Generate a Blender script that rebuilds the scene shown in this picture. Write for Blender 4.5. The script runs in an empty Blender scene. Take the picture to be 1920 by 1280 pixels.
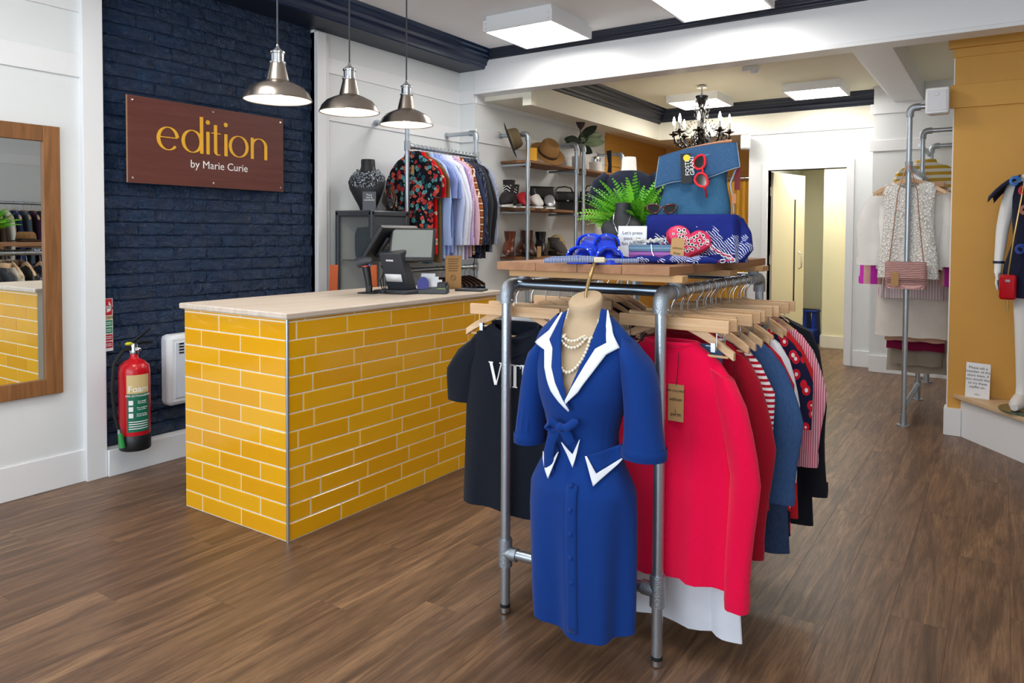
import bpy, bmesh, math, random
from mathutils import Vector, Matrix
from math import sin, cos, pi, sqrt, radians, atan2, asin
random.seed(7)
S = bpy.context.scene
COL = S.collection
# ---------------------------------------------------------------- camera (fitted to the photograph, 1920x1280)
F, CX, CY, CAMH = 1374.4, 960.0, 480.7, 1.38
YAW, PITCH, ROLL = .59114, .031015, .0053156
_v = Vector((-sin(YAW)*cos(PITCH), cos(YAW)*cos(PITCH), -sin(PITCH)))
_r = Vector((cos(YAW), sin(YAW), 0)); _u = _r.cross(_v)
RV = cos(ROLL)*_r + sin(ROLL)*_u; UV = -sin(ROLL)*_r + cos(ROLL)*_u; VV = _v
CAM = Vector((0, 0, CAMH))
cd = bpy.data.cameras.new('camera'); cam = bpy.data.objects.new('camera', cd); COL.objects.link(cam)
cam.matrix_world = Matrix.Translation(CAM) @ Matrix((RV, UV, -VV)).transposed().to_4x4()
cd.sensor_width = 36; cd.sensor_fit = 'HORIZONTAL'; cd.lens = F/1920*36
cd.shift_y = -(640-CY)/1920; cd.clip_start = .05; cd.clip_end = 60
S.camera = cam
# ---------------------------------------------------------------- sky, exposure
S.view_settings.view_transform = 'Standard'; S.view_settings.look = 'None'
S.view_settings.gamma = 1; S.view_settings.use_curve_mapping = False
S.view_settings.exposure = 0.1
W = bpy.data.worlds.new('sky'); S.world = W; W.use_nodes = True
bg = W.node_tree.nodes['Background']; bg.inputs[0].default_value = (.80, .90, 1, 1); bg.inputs[1].default_value = 1.0
def area(name, loc, rot, sx, sy, power, col):
    l = bpy.data.lights.new(name, 'AREA'); l.shape = 'RECTANGLE'; l.size = sx; l.size_y = sy; l.energy = power; l.color = col
    o = bpy.data.objects.new(name, l); COL.objects.link(o); o.location = loc; o.rotation_euler = rot; return o
# daylight of the street in the shop front's windows, behind the camera
area('shopfront_daylight', (-1.6, -1.72, 1.55), (radians(97), 0, 0), 4.6, 2.3, 105, (.86, .93, 1))

# ---------------------------------------------------------------- pixels to places
def ray(x, y): return VV + RV*((x-CX)/F) - UV*((y-CY)/F)
def on(x, y, ax, val):
    d = ray(x, y); return CAM + d*((val-CAM[ax])/d[ax])
def fl(x, y, z=0): return on(x, y, 2, z)
def dep(x, y, d): return CAM + ray(x, y)*d
def proj(P):
    d = Vector(P)-CAM; k = d.dot(VV)
    return (CX+F*d.dot(RV)/k, CY-F*d.dot(UV)/k, k)
# ---------------------------------------------------------------- mesh builder
class MB:
    def __init__(s, M=None): s.v = []; s.f = []; s.M = M
    def add(s, vs, fs):
        b = len(s.v)
        s.v += [tuple(s.M @ Vector(p)) if s.M else tuple(p) for p in vs]
        s.f += [tuple(i+b for i in f) for f in fs]; return s
    def box(s, a, b):
        x0, y0, z0 = a; x1, y1, z1 = b
        return s.add([(x0,y0,z0),(x1,y0,z0),(x1,y1,z0),(x0,y1,z0),(x0,y0,z1),(x1,y0,z1),(x1,y1,z1),(x0,y1,z1)],
                     [(0,3,2,1),(4,5,6,7),(0,1,5,4),(1,2,6,5),(2,3,7,6),(3,0,4,7)])
    def cbox(s, c, d): return s.box([c[i]-d[i]/2 for i in range(3)], [c[i]+d[i]/2 for i in range(3)])
    def grid(s, fn, nu, nv, cu=False, cv=False):
        vs = [fn(i/(nu if cu else nu-1), j/(nv if cv else nv-1)) for j in range(nv) for i in range(nu)]
        fs = []
        for j in range(nv if cv else nv-1):
            for i in range(nu if cu else nu-1):
                i2, j2 = (i+1) % nu, (j+1) % nv
                fs.append((j*nu+i, j*nu+i2, j2*nu+i2, j2*nu+i))
        return s.add(vs, fs)
    def rings(s, rings, cap0=True, cap1=True):
        n = len(rings[0]); vs = [p for r in rings for p in r]; fs = []
        for j in range(len(rings)-1):
            for i in range(n): fs.append((j*n+i, j*n+(i+1) % n, (j+1)*n+(i+1) % n, (j+1)*n+i))
        if cap0: fs.append(tuple(range(n))[::-1])
        if cap1: fs.append(tuple((len(rings)-1)*n+i for i in range(n)))
        return s.add(vs, fs)
    def tube(s, pts, r, n=10, closed=False, caps=True, flat=1.0):
        pts = [Vector(p) for p in pts]; m = len(pts); rr = r if isinstance(r, (list, tuple)) else [r]*m
        T = []
        for i in range(m):
            a = pts[(i-1) % m] if (closed or i > 0) else pts[i]; b = pts[(i+1) % m] if (closed or i < m-1) else pts[i]
            t = (b-a); T.append(t.normalized() if t.length > 1e-9 else Vector((0, 0, 1)))
        ref = Vector((0, 0, 1)) if abs(T[0].z) < .9 else Vector((1, 0, 0))
        N = (ref - T[0]*ref.dot(T[0])).normalized(); R = []
        for i in range(m):
            if i:
                N = N - T[i]*N.dot(T[i]); N = N.normalized() if N.length > 1e-6 else Vector((1, 0, 0))
            B = T[i].cross(N)
            R.append([pts[i] + (N*cos(2*pi*k/n) + B*(flat*sin(2*pi*k/n)))*rr[i] for k in range(n)])
        if closed: R.append(R[0]); return s.rings(R, False, False)
        return s.rings(R, caps, caps)
    def lathe(s, prof, n=24, c=(0,0,0), sx=1, sy=1, cap=True):
        R = [[(c[0]+r*sx*cos(2*pi*k/n), c[1]+r*sy*sin(2*pi*k/n), c[2]+z) for k in range(n)] for r, z in prof]
        return s.rings(R, cap and prof[0][0] > 1e-4, cap and prof[-1][0] > 1e-4)
    def prism(s, poly, h0, h1, ax=2):
        def p3(p, h): return (p[0], p[1], h) if ax == 2 else ((p[0], h, p[1]) if ax == 1 else (h, p[0], p[1]))
        n = len(poly); vs = [p3(p, h0) for p in poly]+[p3(p, h1) for p in poly]
        return s.add(vs, [tuple(range(n))[::-1], tuple(range(n, 2*n))]+[(i, (i+1) % n, n+(i+1) % n, n+i) for i in range(n)])
    def ball(s, c, r, n=10, m=7, sc=(1,1,1)):
        R = [[(c[0]+sc[0]*r*sin(pi*j/m)*cos(2*pi*k/n), c[1]+sc[1]*r*sin(pi*j/m)*sin(2*pi*k/n), c[2]-sc[2]*r*cos(pi*j/m)) for k in range(n)] for j in range(1, m)]
        b = len(s.v); s.rings(R, True, True); return s
    def octa(s, c, r, h):
        x, y, z = c
        return s.add([(x+r,y,z),(x,y+r,z),(x-r,y,z),(x,y-r,z),(x,y,z+h),(x,y,z-h)], [(0,1,4),(1,2,4),(2,3,4),(3,0,4),(1,0,5),(2,1,5),(3,2,5),(0,3,5)])
    def mesh(s, name, mat=None, smooth=True, angle=40):
        me = bpy.data.meshes.new(name); me.from_pydata(s.v, [], s.f); me.validate()
        bm = bmesh.new(); bm.from_mesh(me); bmesh.ops.recalc_face_normals(bm, faces=bm.faces); bm.to_mesh(me); bm.free()
        if mat: me.materials.append(mat)
        if smooth:
            for p in me.polygons: p.use_smooth = True
            me.set_sharp_from_angle(angle=radians(angle))
        return me
def obj(name, mb, mat, parent=None, bevel=0, smooth=True, solid=0, sub=0, world=False, angle=40, label=None):
    if world and parent is not None:
        inv = parent.matrix_basis.inverted(); mb.v = [tuple(inv @ Vector(p)) for p in mb.v]
    o = bpy.data.objects.new(name, mb if isinstance(mb, bpy.types.Mesh) else mb.mesh(name, mat, smooth, angle)); COL.objects.link(o)
    if parent is not None: o.parent = parent
    if solid: m = o.modifiers.new('solid', 'SOLIDIFY'); m.thickness = solid; m.offset = 0
    if sub: m = o.modifiers.new('sub', 'SUBSURF'); m.levels = sub; m.render_levels = sub
    if bevel: m = o.modifiers.new('bevel', 'BEVEL'); m.width = bevel; m.segments = 2; m.limit_method = 'ANGLE'
    if label: o['label'] = label
    return o
def tag(o, label, cat, group=None):
    o['label'] = label; o['category'] = cat
    if group: o['group'] = group
    return o
def thing(name, label, cat, loc=(0,0,0), rz=0, group=None, rot=None):
    o = bpy.data.objects.new(name, None); COL.objects.link(o); o.empty_display_size = .05
    o.matrix_basis = Matrix.Translation(loc) @ (rot.to_4x4() if rot else Matrix.Rotation(rz, 4, 'Z'))
    o.location, o.rotation_euler = o.matrix_basis.to_translation(), o.matrix_basis.to_euler()
    return tag(o, label, cat, group)
def struct(name, mb, mat, parent=None, bevel=0, smooth=True):
    o = obj(name, mb, mat, parent, bevel, smooth)
    if parent is None: o['kind'] = 'structure'
    return o
def dup(root, loc, rz, label, group=None, cat=None):
    r = root.copy(); COL.objects.link(r); r.location = loc; r.rotation_euler = (0, 0, rz); r['label'] = label
    if group: r['group'] = group
    for ch in root.children:
        c = ch.copy(); COL.objects.link(c); c.parent = r
        for g in ch.children:
            d = g.copy(); COL.objects.link(d); d.parent = c
    return r
# ---------------------------------------------------------------- materials
def lin(c):
    if isinstance(c, str): c = [int(c[i:i+2], 16)/255 for i in (0, 2, 4)]
    return tuple((x/12.92 if x <= .04045 else ((x+.055)/1.055)**2.4) for x in c)+(1,)
MATS = {}
class NT:
    def __init__(s, name):
        s.m = bpy.data.materials.new(name); s.m.use_nodes = True; s.t = s.m.node_tree; s.b = s.t.nodes['Principled BSDF']
    def n(s, kind, **kw):
        nd = s.t.nodes.new('ShaderNode'+kind)
        for k, v in kw.items():
            if k in nd.inputs: s.set(nd.inputs[k], v)
            else: setattr(nd, k, v)
        return nd
    def set(s, inp, v):
        if isinstance(v, bpy.types.NodeSocket): s.t.links.new(v, inp)
        else: inp.default_value = v
    def L(s, a, b): s.t.links.new(a, b)
    def co(s, kind='Object', scale=(1,1,1), rot=(0,0,0), loc=None):
        c = s.n('TexCoord'); mp = s.n('Mapping'); s.L(c.outputs[kind], mp.inputs['Vector'])
        mp.inputs['Scale'].default_value = scale; mp.inputs['Rotation'].default_value = rot
        if loc is not None: s.set(mp.inputs['Location'], loc)
        return mp.outputs[0]
    def ramp(s, fac, stops, interp='LINEAR'):
        r = s.n('ValToRGB'); s.L(fac, r.inputs[0]); cr = r.color_ramp; cr.interpolation = interp
        while len(cr.elements) < len(stops): cr.elements.new(.5)
        for e, (p, c) in zip(cr.elements, stops): e.position = p; e.color = lin(c)
        return r.outputs[0]
    def mix(s, f, a, b, blend='MIX'):
        m = s.n('Mix', data_type='RGBA', blend_type=blend); s.set(m.inputs[0], f)
        s.set(m.inputs[6], lin(a) if isinstance(a, str) else a); s.set(m.inputs[7], lin(b) if isinstance(b, str) else b); return m.outputs[2]
    def math(s, op, a, b=0.0):
        m = s.n('Math', operation=op); s.set(m.inputs[0], a); s.set(m.inputs[1], b); return m.outputs[0]
    def noise(s, vec, scale, detail=3, rough=.5, dist=0):
        return s.n('TexNoise', Vector=vec, Scale=scale, Detail=detail, Roughness=rough, Distortion=dist).outputs[0]
    def bump(s, h, strength=.3, dist=.01):
        b = s.n('Bump', Strength=strength, Distance=dist, Height=h); s.L(b.outputs[0], s.b.inputs['Normal'])
    def fin(s, col=None, rough=.5, metal=0, spec=.5, **kw):
        B = s.b.inputs
        if col is not None: s.set(B['Base Color'], lin(col) if isinstance(col, str) else col)
        s.set(B['Roughness'], rough); B['Metallic'].default_value = metal; B['Specular IOR Level'].default_value = spec
        for k, v in kw.items(): s.set(B[k.replace('_', ' ')], v)
        return s.m
def plain(name, col, rough=.5, metal=0, spec=.5, bump=None, var=0, **kw):
    if name in MATS: return MATS[name]
    t = NT(name); c = col
    if var or bump: v = t.co()
    if var:
        k = t.noise(v, 6, 4); r = lin(col)
        c = t.mix(k, tuple(x*(1-var) for x in r[:3])+(1,), tuple(min(1, x*(1+var)) for x in r[:3])+(1,))
    if bump: t.bump(t.noise(v, bump[0], 4), bump[1], bump[2] if len(bump) > 2 else .004)
    MATS[name] = t.fin(c, rough, metal, spec, **kw); return MATS[name]
def fabric(col, rough=.9, weave=500, name=None, var=.12):
    name = name or 'fabric_'+col
    if name in MATS: return MATS[name]
    t = NT(name); v = t.co(); r = lin(col)
    c = t.mix(t.noise(v, 9, 5), tuple(x*(1-var) for x in r[:3])+(1,), tuple(min(1, x*(1+var)) for x in r[:3])+(1,))
    t.bump(t.noise(v, weave, 2), .25, .002)
    MATS[name] = t.fin(c, rough, 0, .25, Sheen_Weight=.08); return MATS[name]
def cached(fn):
    def g(*a):
        k = fn.__name__+str(a)
        if k not in MATS: MATS[k] = fn(*a)
        return MATS[k]
    return g
@cached
def knit(col):
    t = NT('knit'); v = t.co(); w = t.n('TexWave', Vector=v, Scale=95.0, Distortion=1.0, bands_direction='X'); w.inputs['Detail'].default_value = 1
    w2 = t.n('TexWave', Vector=v, Scale=70.0, Distortion=.5, bands_direction='Z')
    t.bump(t.math('ADD', w.outputs[1], w2.outputs[1]), .35, .002); return t.fin(col, .95, 0, .15, Sheen_Weight=.15)
@cached
def denim(a, b):
    t = NT('denim'); v = t.co(); k = t.noise(v, 5, 5, .6); fine = t.noise(t.co(scale=(300, 300, 60)), 1, 2)
    c = t.mix(k, a, b); c = t.mix(t.math('MULTIPLY', fine, .10), c, 'c8d4e0'); t.bump(fine, .3, .002); return t.fin(c, .85, 0, .2)
@cached
def plaid(base, c1, c2, sc):
    t = NT('plaid'); v = t.co()
    def st(d, s, lo):
        w = t.n('TexWave', Vector=v, Scale=s, bands_direction=d, wave_profile='SIN'); return t.math('GREATER_THAN', w.outputs[1], lo)
    c = t.mix(t.math('MULTIPLY', st('X', sc, .55), .6), base, c1); c = t.mix(t.math('MULTIPLY', st('Z', sc, .55), .6), c, c1)
    c = t.mix(t.math('MULTIPLY', st('X', sc*.5, .93), .8), c, c2); c = t.mix(t.math('MULTIPLY', st('Z', sc*.5, .93), .8), c, c2); return t.fin(c, .9, 0, .2)
@cached
def stripes(a, b, sc, d, th):
    t = NT('stripes'); w = t.n('TexWave', Vector=t.co(), Scale=sc, bands_direction=d); c = t.mix(t.math('GREATER_THAN', w.outputs[1], th), a, b); return t.fin(c, .9, 0, .2)
@cached
def dots(a, b, sc, r):
    t = NT('dots'); vo = t.n('TexVoronoi', Vector=t.co(), Scale=sc, Randomness=.25); return t.fin(t.mix(t.math('LESS_THAN', vo.outputs[0], r), a, b), .9, 0, .2)
@cached
def blotch(ground, cols, sc, th):
    # irregular printed blotches: flowers, spots
    t = NT('print'); v = t.co(); nz = t.n('TexNoise', Vector=v, Scale=sc*1.1, Detail=3); ad = t.n('VectorMath', operation='ADD'); t.L(v, ad.inputs[0])
    sc2 = t.n('VectorMath', operation='SCALE', Scale=1.3/sc); t.L(nz.outputs[1], sc2.inputs[0]); t.L(sc2.outputs[0], ad.inputs[1])
    vo = t.n('TexVoronoi', Vector=ad.outputs[0], Scale=sc); sep = t.n('SeparateColor'); t.L(vo.outputs[1], sep.inputs[0])
    n = len(cols); c = t.ramp(sep.outputs[0], [(i/n, x) for i, x in enumerate(cols)], 'CONSTANT')
    c = t.mix(t.math('LESS_THAN', vo.outputs[0], th*.38), c, t.mix(.55, c, '201018'))
    return t.fin(t.mix(t.math('GREATER_THAN', vo.outputs[0], th), c, ground), .9, 0, .2)
@cached
def ringspots(ground, ring, core, sc):
    t = NT('spots'); vo = t.n('TexVoronoi', Vector=t.co(scale=(1, 1, .75)), Scale=sc); d = vo.outputs[0]
    c = t.mix(t.math('LESS_THAN', d, .47), ground, ring); return t.fin(t.mix(t.math('LESS_THAN', d, .2), c, core), .9, 0, .2)
@cached
def wood(a, b, along, sc, rough):
    t = NT('wood'); s = [sc*9]*3; s[along] = sc*.7; oi = t.n('ObjectInfo'); cm = t.n('CombineXYZ'); off = t.math('MULTIPLY', oi.outputs['Random'], 37.0)
    for i in range(3): t.L(off, cm.inputs[i])
    v = t.co(scale=tuple(s), loc=cm.outputs[0]); n1 = t.noise(v, 1.6, 6, .6, .6); n2 = t.noise(v, 7, 4, .6)
    c = t.ramp(n1, [(.25, a), (.75, b)]); c = t.mix(t.math('MULTIPLY', n2, .35), c, a)
    c = t.mix(t.math('MULTIPLY', oi.outputs['Random'], .25), c, a)
    t.bump(n2, .12, .003); return t.fin(c, rough, 0, .35)
def emit(name, col, st):
    t = NT(name); return t.fin('ffffff', .5, 0, .5, Emission_Color=lin(col), Emission_Strength=st)
M_white = plain('white_paint', 'e4e8e9', .45, bump=(60, .06), var=.015)
M_trim = plain('white_trim', 'eceef0', .38)
M_cream = plain('cream_paint', 'f0ecda', .55)
M_ceil = plain('ceiling_paint', 'f6f6f4', .8)
M_yceil = plain('pale_yellow_paint', 'f2ecc8', .7)
M_ochre = plain('ochre_paint', 'd8a24a', .6, bump=(90, .08), var=.04)
M_navy = plain('navy_gloss', '12294a', .22, bump=(40, .05))
M_navyd = plain('navy_eggshell', '161f33', .45)
M_steel = plain('galvanised_steel', 'b9c2cb', .32, .9, bump=(160, .15), var=.12)
M_cast = plain('cast_galvanised', 'aab2ba', .42, .85, bump=(220, .5), var=.18)
M_dsteel = plain('dark_steel_tube', '7f8c99', .26, .95, var=.1)
M_chrome = plain('chrome', 'd8dce0', .12, 1)
M_wire = plain('hanger_wire', 'c4c8cc', .2, 1)
M_brush = plain('brushed_nickel', 'b5aca2', .27, 1, bump=(200, .08), var=.08)
M_black = plain('black_plastic', '15171b', .4)
M_grey = plain('charcoal_plastic', '34383f', .45)
M_bust = plain('black_leatherette', '1c1d21', .5, bump=(250, .2))
M_rubber = plain('black_rubber', '0e0f10', .7)
M_hang = wood('c99b6c', 'efd3ae', 0, 3, .45)
M_hangd = plain('dark_hanger_wood', '3a241a', .4, var=.2)
M_paper = plain('white_card', 'eef0f4', .7)
M_kraft = plain('kraft_card', 'b8905f', .85, bump=(200, .15), var=.08)
M_ink = plain('black_ink', '17171a', .6)
M_gold = plain('mustard_letter', 'f0b52e', .5)
M_plate = plain('letter_white', 'f4f4f0', .5)
M_red = plain('red_enamel', 'c8121f', .22)
M_glass = NT('clear_glass').fin('f4fafa', .02, 0, .5, Transmission_Weight=1.0, IOR=1.45); MATS['clear_glass'] = M_glass
def thin_glass(name, tint, a):
    t = NT(name); return t.fin(tint, .03, 0, .6, Alpha=a)
M_pane = thin_glass('cabinet_pane', 'a8b8b8', .06)
M_bulb = emit('lamp_bulb', 'fff1dc', 30); M_panel = emit('light_diffuser', 'fffaf4', 18); M_flame = emit('candle_bulb', 'fff0d8', 30)
# ---------------------------------------------------------------- lettering
def text_mesh(body, size, mat, align='LEFT', depth=.0006, spacing=1.0, line=1.0):
    c = bpy.data.curves.new('lettering', 'FONT'); c.body = body; c.size = size; c.align_x = align; c.extrude = depth; c.space_character = spacing; c.space_line = line; c.resolution_u = 3
    o = bpy.data.objects.new('lettering_tmp', c); COL.objects.link(o)
    me = bpy.data.meshes.new_from_object(o); bpy.data.objects.remove(o); me.materials.clear(); me.materials.append(mat); return me
def text(name, body, size, mat, parent, M, align='LEFT', **kw):
    o = bpy.data.objects.new(name, text_mesh(body, size, mat, align, **kw)); COL.objects.link(o); o.parent = parent; o.matrix_basis = M
    if '\n' in body: o['kind'] = 'stuff'
    return o
def frame(o, ex, ez):
    # matrix whose x runs along ex and y (text height) along ez
    ex = Vector(ex).normalized(); ez = Vector(ez).normalized(); n = ex.cross(ez)
    return Matrix.Translation(o) @ Matrix((ex, ez, n)).transposed().to_4x4()
def stroke(mb, pts, thick, thin, h, closed=False):
    # broad-nib ribbon: thick when it runs upright, thin when it runs level; pts in 2D, h = depth
    pts = [Vector(p) for p in pts]; n = len(pts); L = []; R = []
    for i in range(n):
        a = pts[(i-1) % n] if (closed or i) else pts[i]; b = pts[(i+1) % n] if (closed or i < n-1) else pts[i]
        d = (b-a).normalized(); w = thin+(thick-thin)*abs(d.y)**1.6; nr = Vector((-d.y, d.x)); L.append(pts[i]+nr*w/2); R.append(pts[i]-nr*w/2)
    k = n if closed else n-1
    vs = [(p.x, p.y, z) for z in (0, h) for q in zip(L, R) for p in q]; fs = []
    for i in range(k):
        j = (i+1) % n; a, b, c, d = 2*i, 2*i+1, 2*j+1, 2*j; N = 2*n
        fs += [(a, d, c, b), (a+N, b+N, c+N, d+N), (a, a+N, d+N, d), (b, c, c+N, b+N)]
    if not closed: fs += [(0, 1, 2*n+1, 2*n), (2*n-2, 4*n-2, 4*n-1, 2*n-1)]
    mb.add(vs, fs)
def arc(cx, cy, rx, ry, a0, a1, n=24): return [(cx+rx*cos(radians(a0+(a1-a0)*i/(n-1))), cy+ry*sin(radians(a0+(a1-a0)*i/(n-1)))) for i in range(n)]
# ================================================================ SETTING
# ---- floor: vinyl planks running into the shop
@cached
def floor_mat():
    t = NT('floor_plank'); oi = t.n('ObjectInfo'); cm = t.n('CombineXYZ'); off = t.math('MULTIPLY', oi.outputs['Random'], 53.0)
    for i in range(3): t.L(off, cm.inputs[i])
    v = t.co(scale=(16, 1.3, 1), loc=cm.outputs[0]); n1 = t.noise(v, 1.1, 8, .62, 1.2); n2 = t.noise(t.co(scale=(120, 5, 1), loc=cm.outputs[0]), 1.5, 4, .6); n3 = t.noise(t.co(scale=(4, .8, 1), loc=cm.outputs[0]), 2, 3)
    c = t.ramp(n1, [(.26, '3a2a20'), (.42, '694e3b'), (.56, '8b6a50'), (.76, 'b08a64')]); c = t.mix(t.math('MULTIPLY', t.math('GREATER_THAN', n2, .52), .35), c, '4a382c'); c = t.mix(t.math('MULTIPLY', n2, .3), c, '5b4636')
    c = t.mix(t.math('MULTIPLY', t.math('GREATER_THAN', n3, .58), .18), c, '453022')
    c = t.mix(t.math('MULTIPLY', oi.outputs['Random'], .38), c, '5e4634')
    t.bump(n2, .15, .002); return t.fin(c, t.math('ADD', t.math('MULTIPLY', n2, .2), .3), 0, .45)
struct_floor = struct('floor', MB().box((-4.4, -1.9, -.05), (2.0, 11, -.006)), plain('floor_joint', '3c2d22', .8))
PW, PL = .182, 1.22; planks = []
ix = 0; x = -4.32
while x < 1.9:
    off = (ix*.41*PL) % PL; y = -1.9-off
    while y < 10.8:
        cxp, cyp = x+PW/2, y+PL/2; d = Vector((cxp, cyp, 0))-CAM
        area_px = 0
        if d.dot(VV) > .6:
            q = proj((cxp, cyp, 0))
            if -250 < q[0] < 2170 and q[1] < 1600: area_px = 1/q[2]**3
        planks.append((area_px, cxp, cyp)); y += PL
    x += PW; ix += 1
planks.sort(reverse=True)
pm = MB(); w, l, b = PW/2-.0002, PL/2-.0002, .0006
pm.add([(-w,-l,-.006),(w,-l,-.006),(w,l,-.006),(-w,l,-.006),(-w,-l,-b),(w,-l,-b),(w,l,-b),(-w,l,-b),(-w+b,-l+b,0),(w-b,-l+b,0),(w-b,l-b,0),(-w+b,l-b,0)],
       [(0,1,5,4),(1,2,6,5),(2,3,7,6),(3,0,4,7),(4,5,9,8),(5,6,10,9),(6,7,11,10),(7,4,8,11),(8,9,10,11)])
pme = pm.mesh('plank', floor_mat(), False); rest = MB()
for i, (a, cxp, cyp) in enumerate(planks):
    if i < 295 and a > 0:
        o = obj('plank', pme, None, struct_floor); o.location = (cxp, cyp, 0)
    else:
        rest.add([(p[0]+cxp, p[1]+cyp, p[2]) for p in pm.v], pm.f)
o = obj('planks_beyond', rest, floor_mat(), struct_floor, smooth=False); o['kind'] = 'stuff'
# ---- left wall
lw = MB()
lw.box((-4.5, -1.9, 0), (-4.2, 2.13, 3.05)); lw.box((-4.5, 2.13, 0), (-4.27, 3.66, 3.05)); lw.box((-4.5, 3.66, 0), (-4.2, 5.38, 3.05)); lw.box((-4.5, 5.38, 0), (-4.03, 8.0, 3.05))
WL = struct('wall_left', lw, M_white)
for y0, y1, xf in ((-1.9, 2.02, -4.2), (3.79, 5.379, -4.2), (5.40, 7.99, -4.03)):
    for z0, z1 in ((2.216, 2.338), (2.566, 2.68)): obj('rail_board', MB().box((xf-.004, y0, z0), (xf+.012, y1, z1)), M_trim, WL, bevel=.002)
obj('rail_board', MB().box((-4.199, 5.366, 2.216), (-4.03, 5.379, 2.338)), M_trim, WL); obj('rail_board', MB().box((-4.199, 5.366, 2.566), (-4.03, 5.379, 2.68)), M_trim, WL)
obj('pilaster', MB().box((-4.28, 2.02, 0), (-4.165, 2.13, 2.857)), M_trim, WL, bevel=.003)
obj('pilaster', MB().box((-4.28, 3.66, 0), (-4.165, 3.745, 2.84)).box((-4.25, 3.745, 0), (-4.185, 3.79, 2.80)), M_trim, WL, bevel=.003)
struct('baseboard_left', MB().box((-4.21, -1.9, 0), (-4.188, 2.02, .177)).box((-4.28, 2.131, 0), (-4.15, 3.659, .15)).box((-4.21, 3.79, 0), (-4.188, 5.38, .177)).box((-4.04, 5.38, 0), (-4.018, 8.0, .177)), M_trim, bevel=.003)
@cached
def brick_mat():
    t = NT('navy_painted_brick'); oi = t.n('ObjectInfo'); cm = t.n('CombineXYZ'); off = t.math('MULTIPLY', oi.outputs['Random'], 91.0)
    for i in range(3): t.L(off, cm.inputs[i])
    v = t.co(loc=cm.outputs[0]); a = t.noise(v, 22, 6, .65, .6); b_ = t.noise(v, 90, 4, .6)
    c = t.mix(t.noise(v, 7, 4), '021936', '07335c'); t.bump(t.math('ADD', t.math('MULTIPLY', a, 1.6), t.math('MULTIPLY', b_, .5)), 1.0, .022)
    return t.fin(c, .22, 0, .7)
obj('mortar_bed', MB().box((-4.275, 2.131, .15), (-4.238, 3.659, 2.857)), brick_mat(), WL)
bmeshes = []
for k in range(6):
    rr = random.Random(k); m = MB(); nx, nz = 6, 3; bw, bh = .2185, .068
    def bp(u, v, d=0):
        e = 1 if 0 < u < 1 and 0 < v < 1 else 0
        return ((.008 if not e else .0125)+rr.uniform(-.003, .003), (u-.5)*bw+rr.uniform(-.003, .003), (v-.5)*bh+rr.uniform(-.003, .003))
    m.grid(lambda u, v: bp(u, v), nx+1, nz+2); front = list(m.v); n = nx+1
    rim = [i for i in range(n)]+[n*j+n-1 for j in range(1, nz+2)]+[n*(nz+1)+i for i in range(n-2, -1, -1)]+[n*j for j in range(nz, 0, -1)]
    m.add([front[i] for i in rim]+[(-.02, front[i][1]*1.03, front[i][2]*1.03) for i in rim], [(i, (i+1) % len(rim), len(rim)+(i+1) % len(rim), len(rim)+i) for i in range(len(rim))])
    bmeshes.append(m.mesh('brick', brick_mat(), True, 70))
row = 0; z = .19
while z < 2.85:
    y = 2.131 - (.112 if row % 2 else 0) + .11
    while y < 3.66:
        yy = y; sc = 1.0
        if y-.11 < 2.131: sc = .49; yy = 2.131+.055
        elif y+.11 > 3.66: sc = max(.2, (3.66-(y-.11))/.22); yy = (y-.11+3.66)/2
        o = obj('brick', random.choice(bmeshes), None, WL); o.location = (-4.236+random.uniform(-.003, .003), yy, z); o.scale = (1, sc, 1); o.rotation_euler = (random.uniform(-.012, .012), random.uniform(-.008, .008), random.uniform(-.006, .006))
        y += .2235
    z += .0755; row += 1
# ochre part of the left wall and the fitting-room recess at the back
lo = MB().box((-4.5, 8.0, 0), (-4.03, 10.1, 3.0)); WO = struct('wall_left_back', lo, M_ochre)
for z0, z1 in ((2.216, 2.338), (2.50, 2.6)): obj('rail_board', MB().box((-4.035, 8.0, z0), (-4.016, 9.9, z1)), M_ochre, WO, bevel=.002)
WB = struct('wall_back', MB().box((-4.5, 9.9, 0), (-2.42, 10.1, 3.0)), M_ochre)
obj('rail_board', MB().box((-4.03, 9.885, 2.216), (-2.42, 9.905, 2.338)), M_ochre, WB, bevel=.002)
# ---- white box with the doorway
DX0, DX1, DZ, YF = -2.207, -1.398, 2.10, 8.43
wb = MB().box((-2.424, YF, 0), (DX0, YF+.12, 2.53)).box((DX1, YF, 0), (-1.0, YF+.12, 2.53)).box((DX0, YF, DZ), (DX1, YF+.12, 2.53)).box((-2.424, YF+.12, 0), (-2.33, 10.8, 2.53))
WBX = struct('wall_doorway', wb, M_white)
obj('top_bead', MB().box((-2.43, YF-.012, 2.505), (-1.1, YF, 2.53)), M_trim, WBX)
D1 = struct('door_1', MB().box((DX0-.066, YF-.018, 0), (DX0, YF+.13, DZ)).box((DX1, YF-.018, 0), (DX1+.076, YF+.13, DZ)).box((DX0-.066, YF-.018, DZ), (DX1+.076, YF+.13, DZ+.085)), M_trim, bevel=.003)
lf = Matrix.Translation((DX0+.004, YF+.12, 0)) @ Matrix.Rotation(radians(76), 4, 'Z')
leaf = obj('door_leaf', MB(lf).box((.0, -.022, .012), (.76, .022, 2.09)), plain('cream_door', 'efe6c6', .5), D1, bevel=.003)
obj('vision_slot', MB(lf).box((.50, -.026, .55), (.53, .026, 1.8)), M_black, leaf)
obj('pull_handle', MB(lf).tube([(.62, -.024, .98), (.62, -.06, 1.0), (.62, -.06, 1.16), (.62, -.024, 1.18)], .009), M_chrome, leaf)
for hz in (.3, 1.05, 1.82): obj('hinge', MB().box((DX0-.002, YF+.05, hz), (DX0+.012, YF+.125, hz+.10)), M_chrome, D1)
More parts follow.
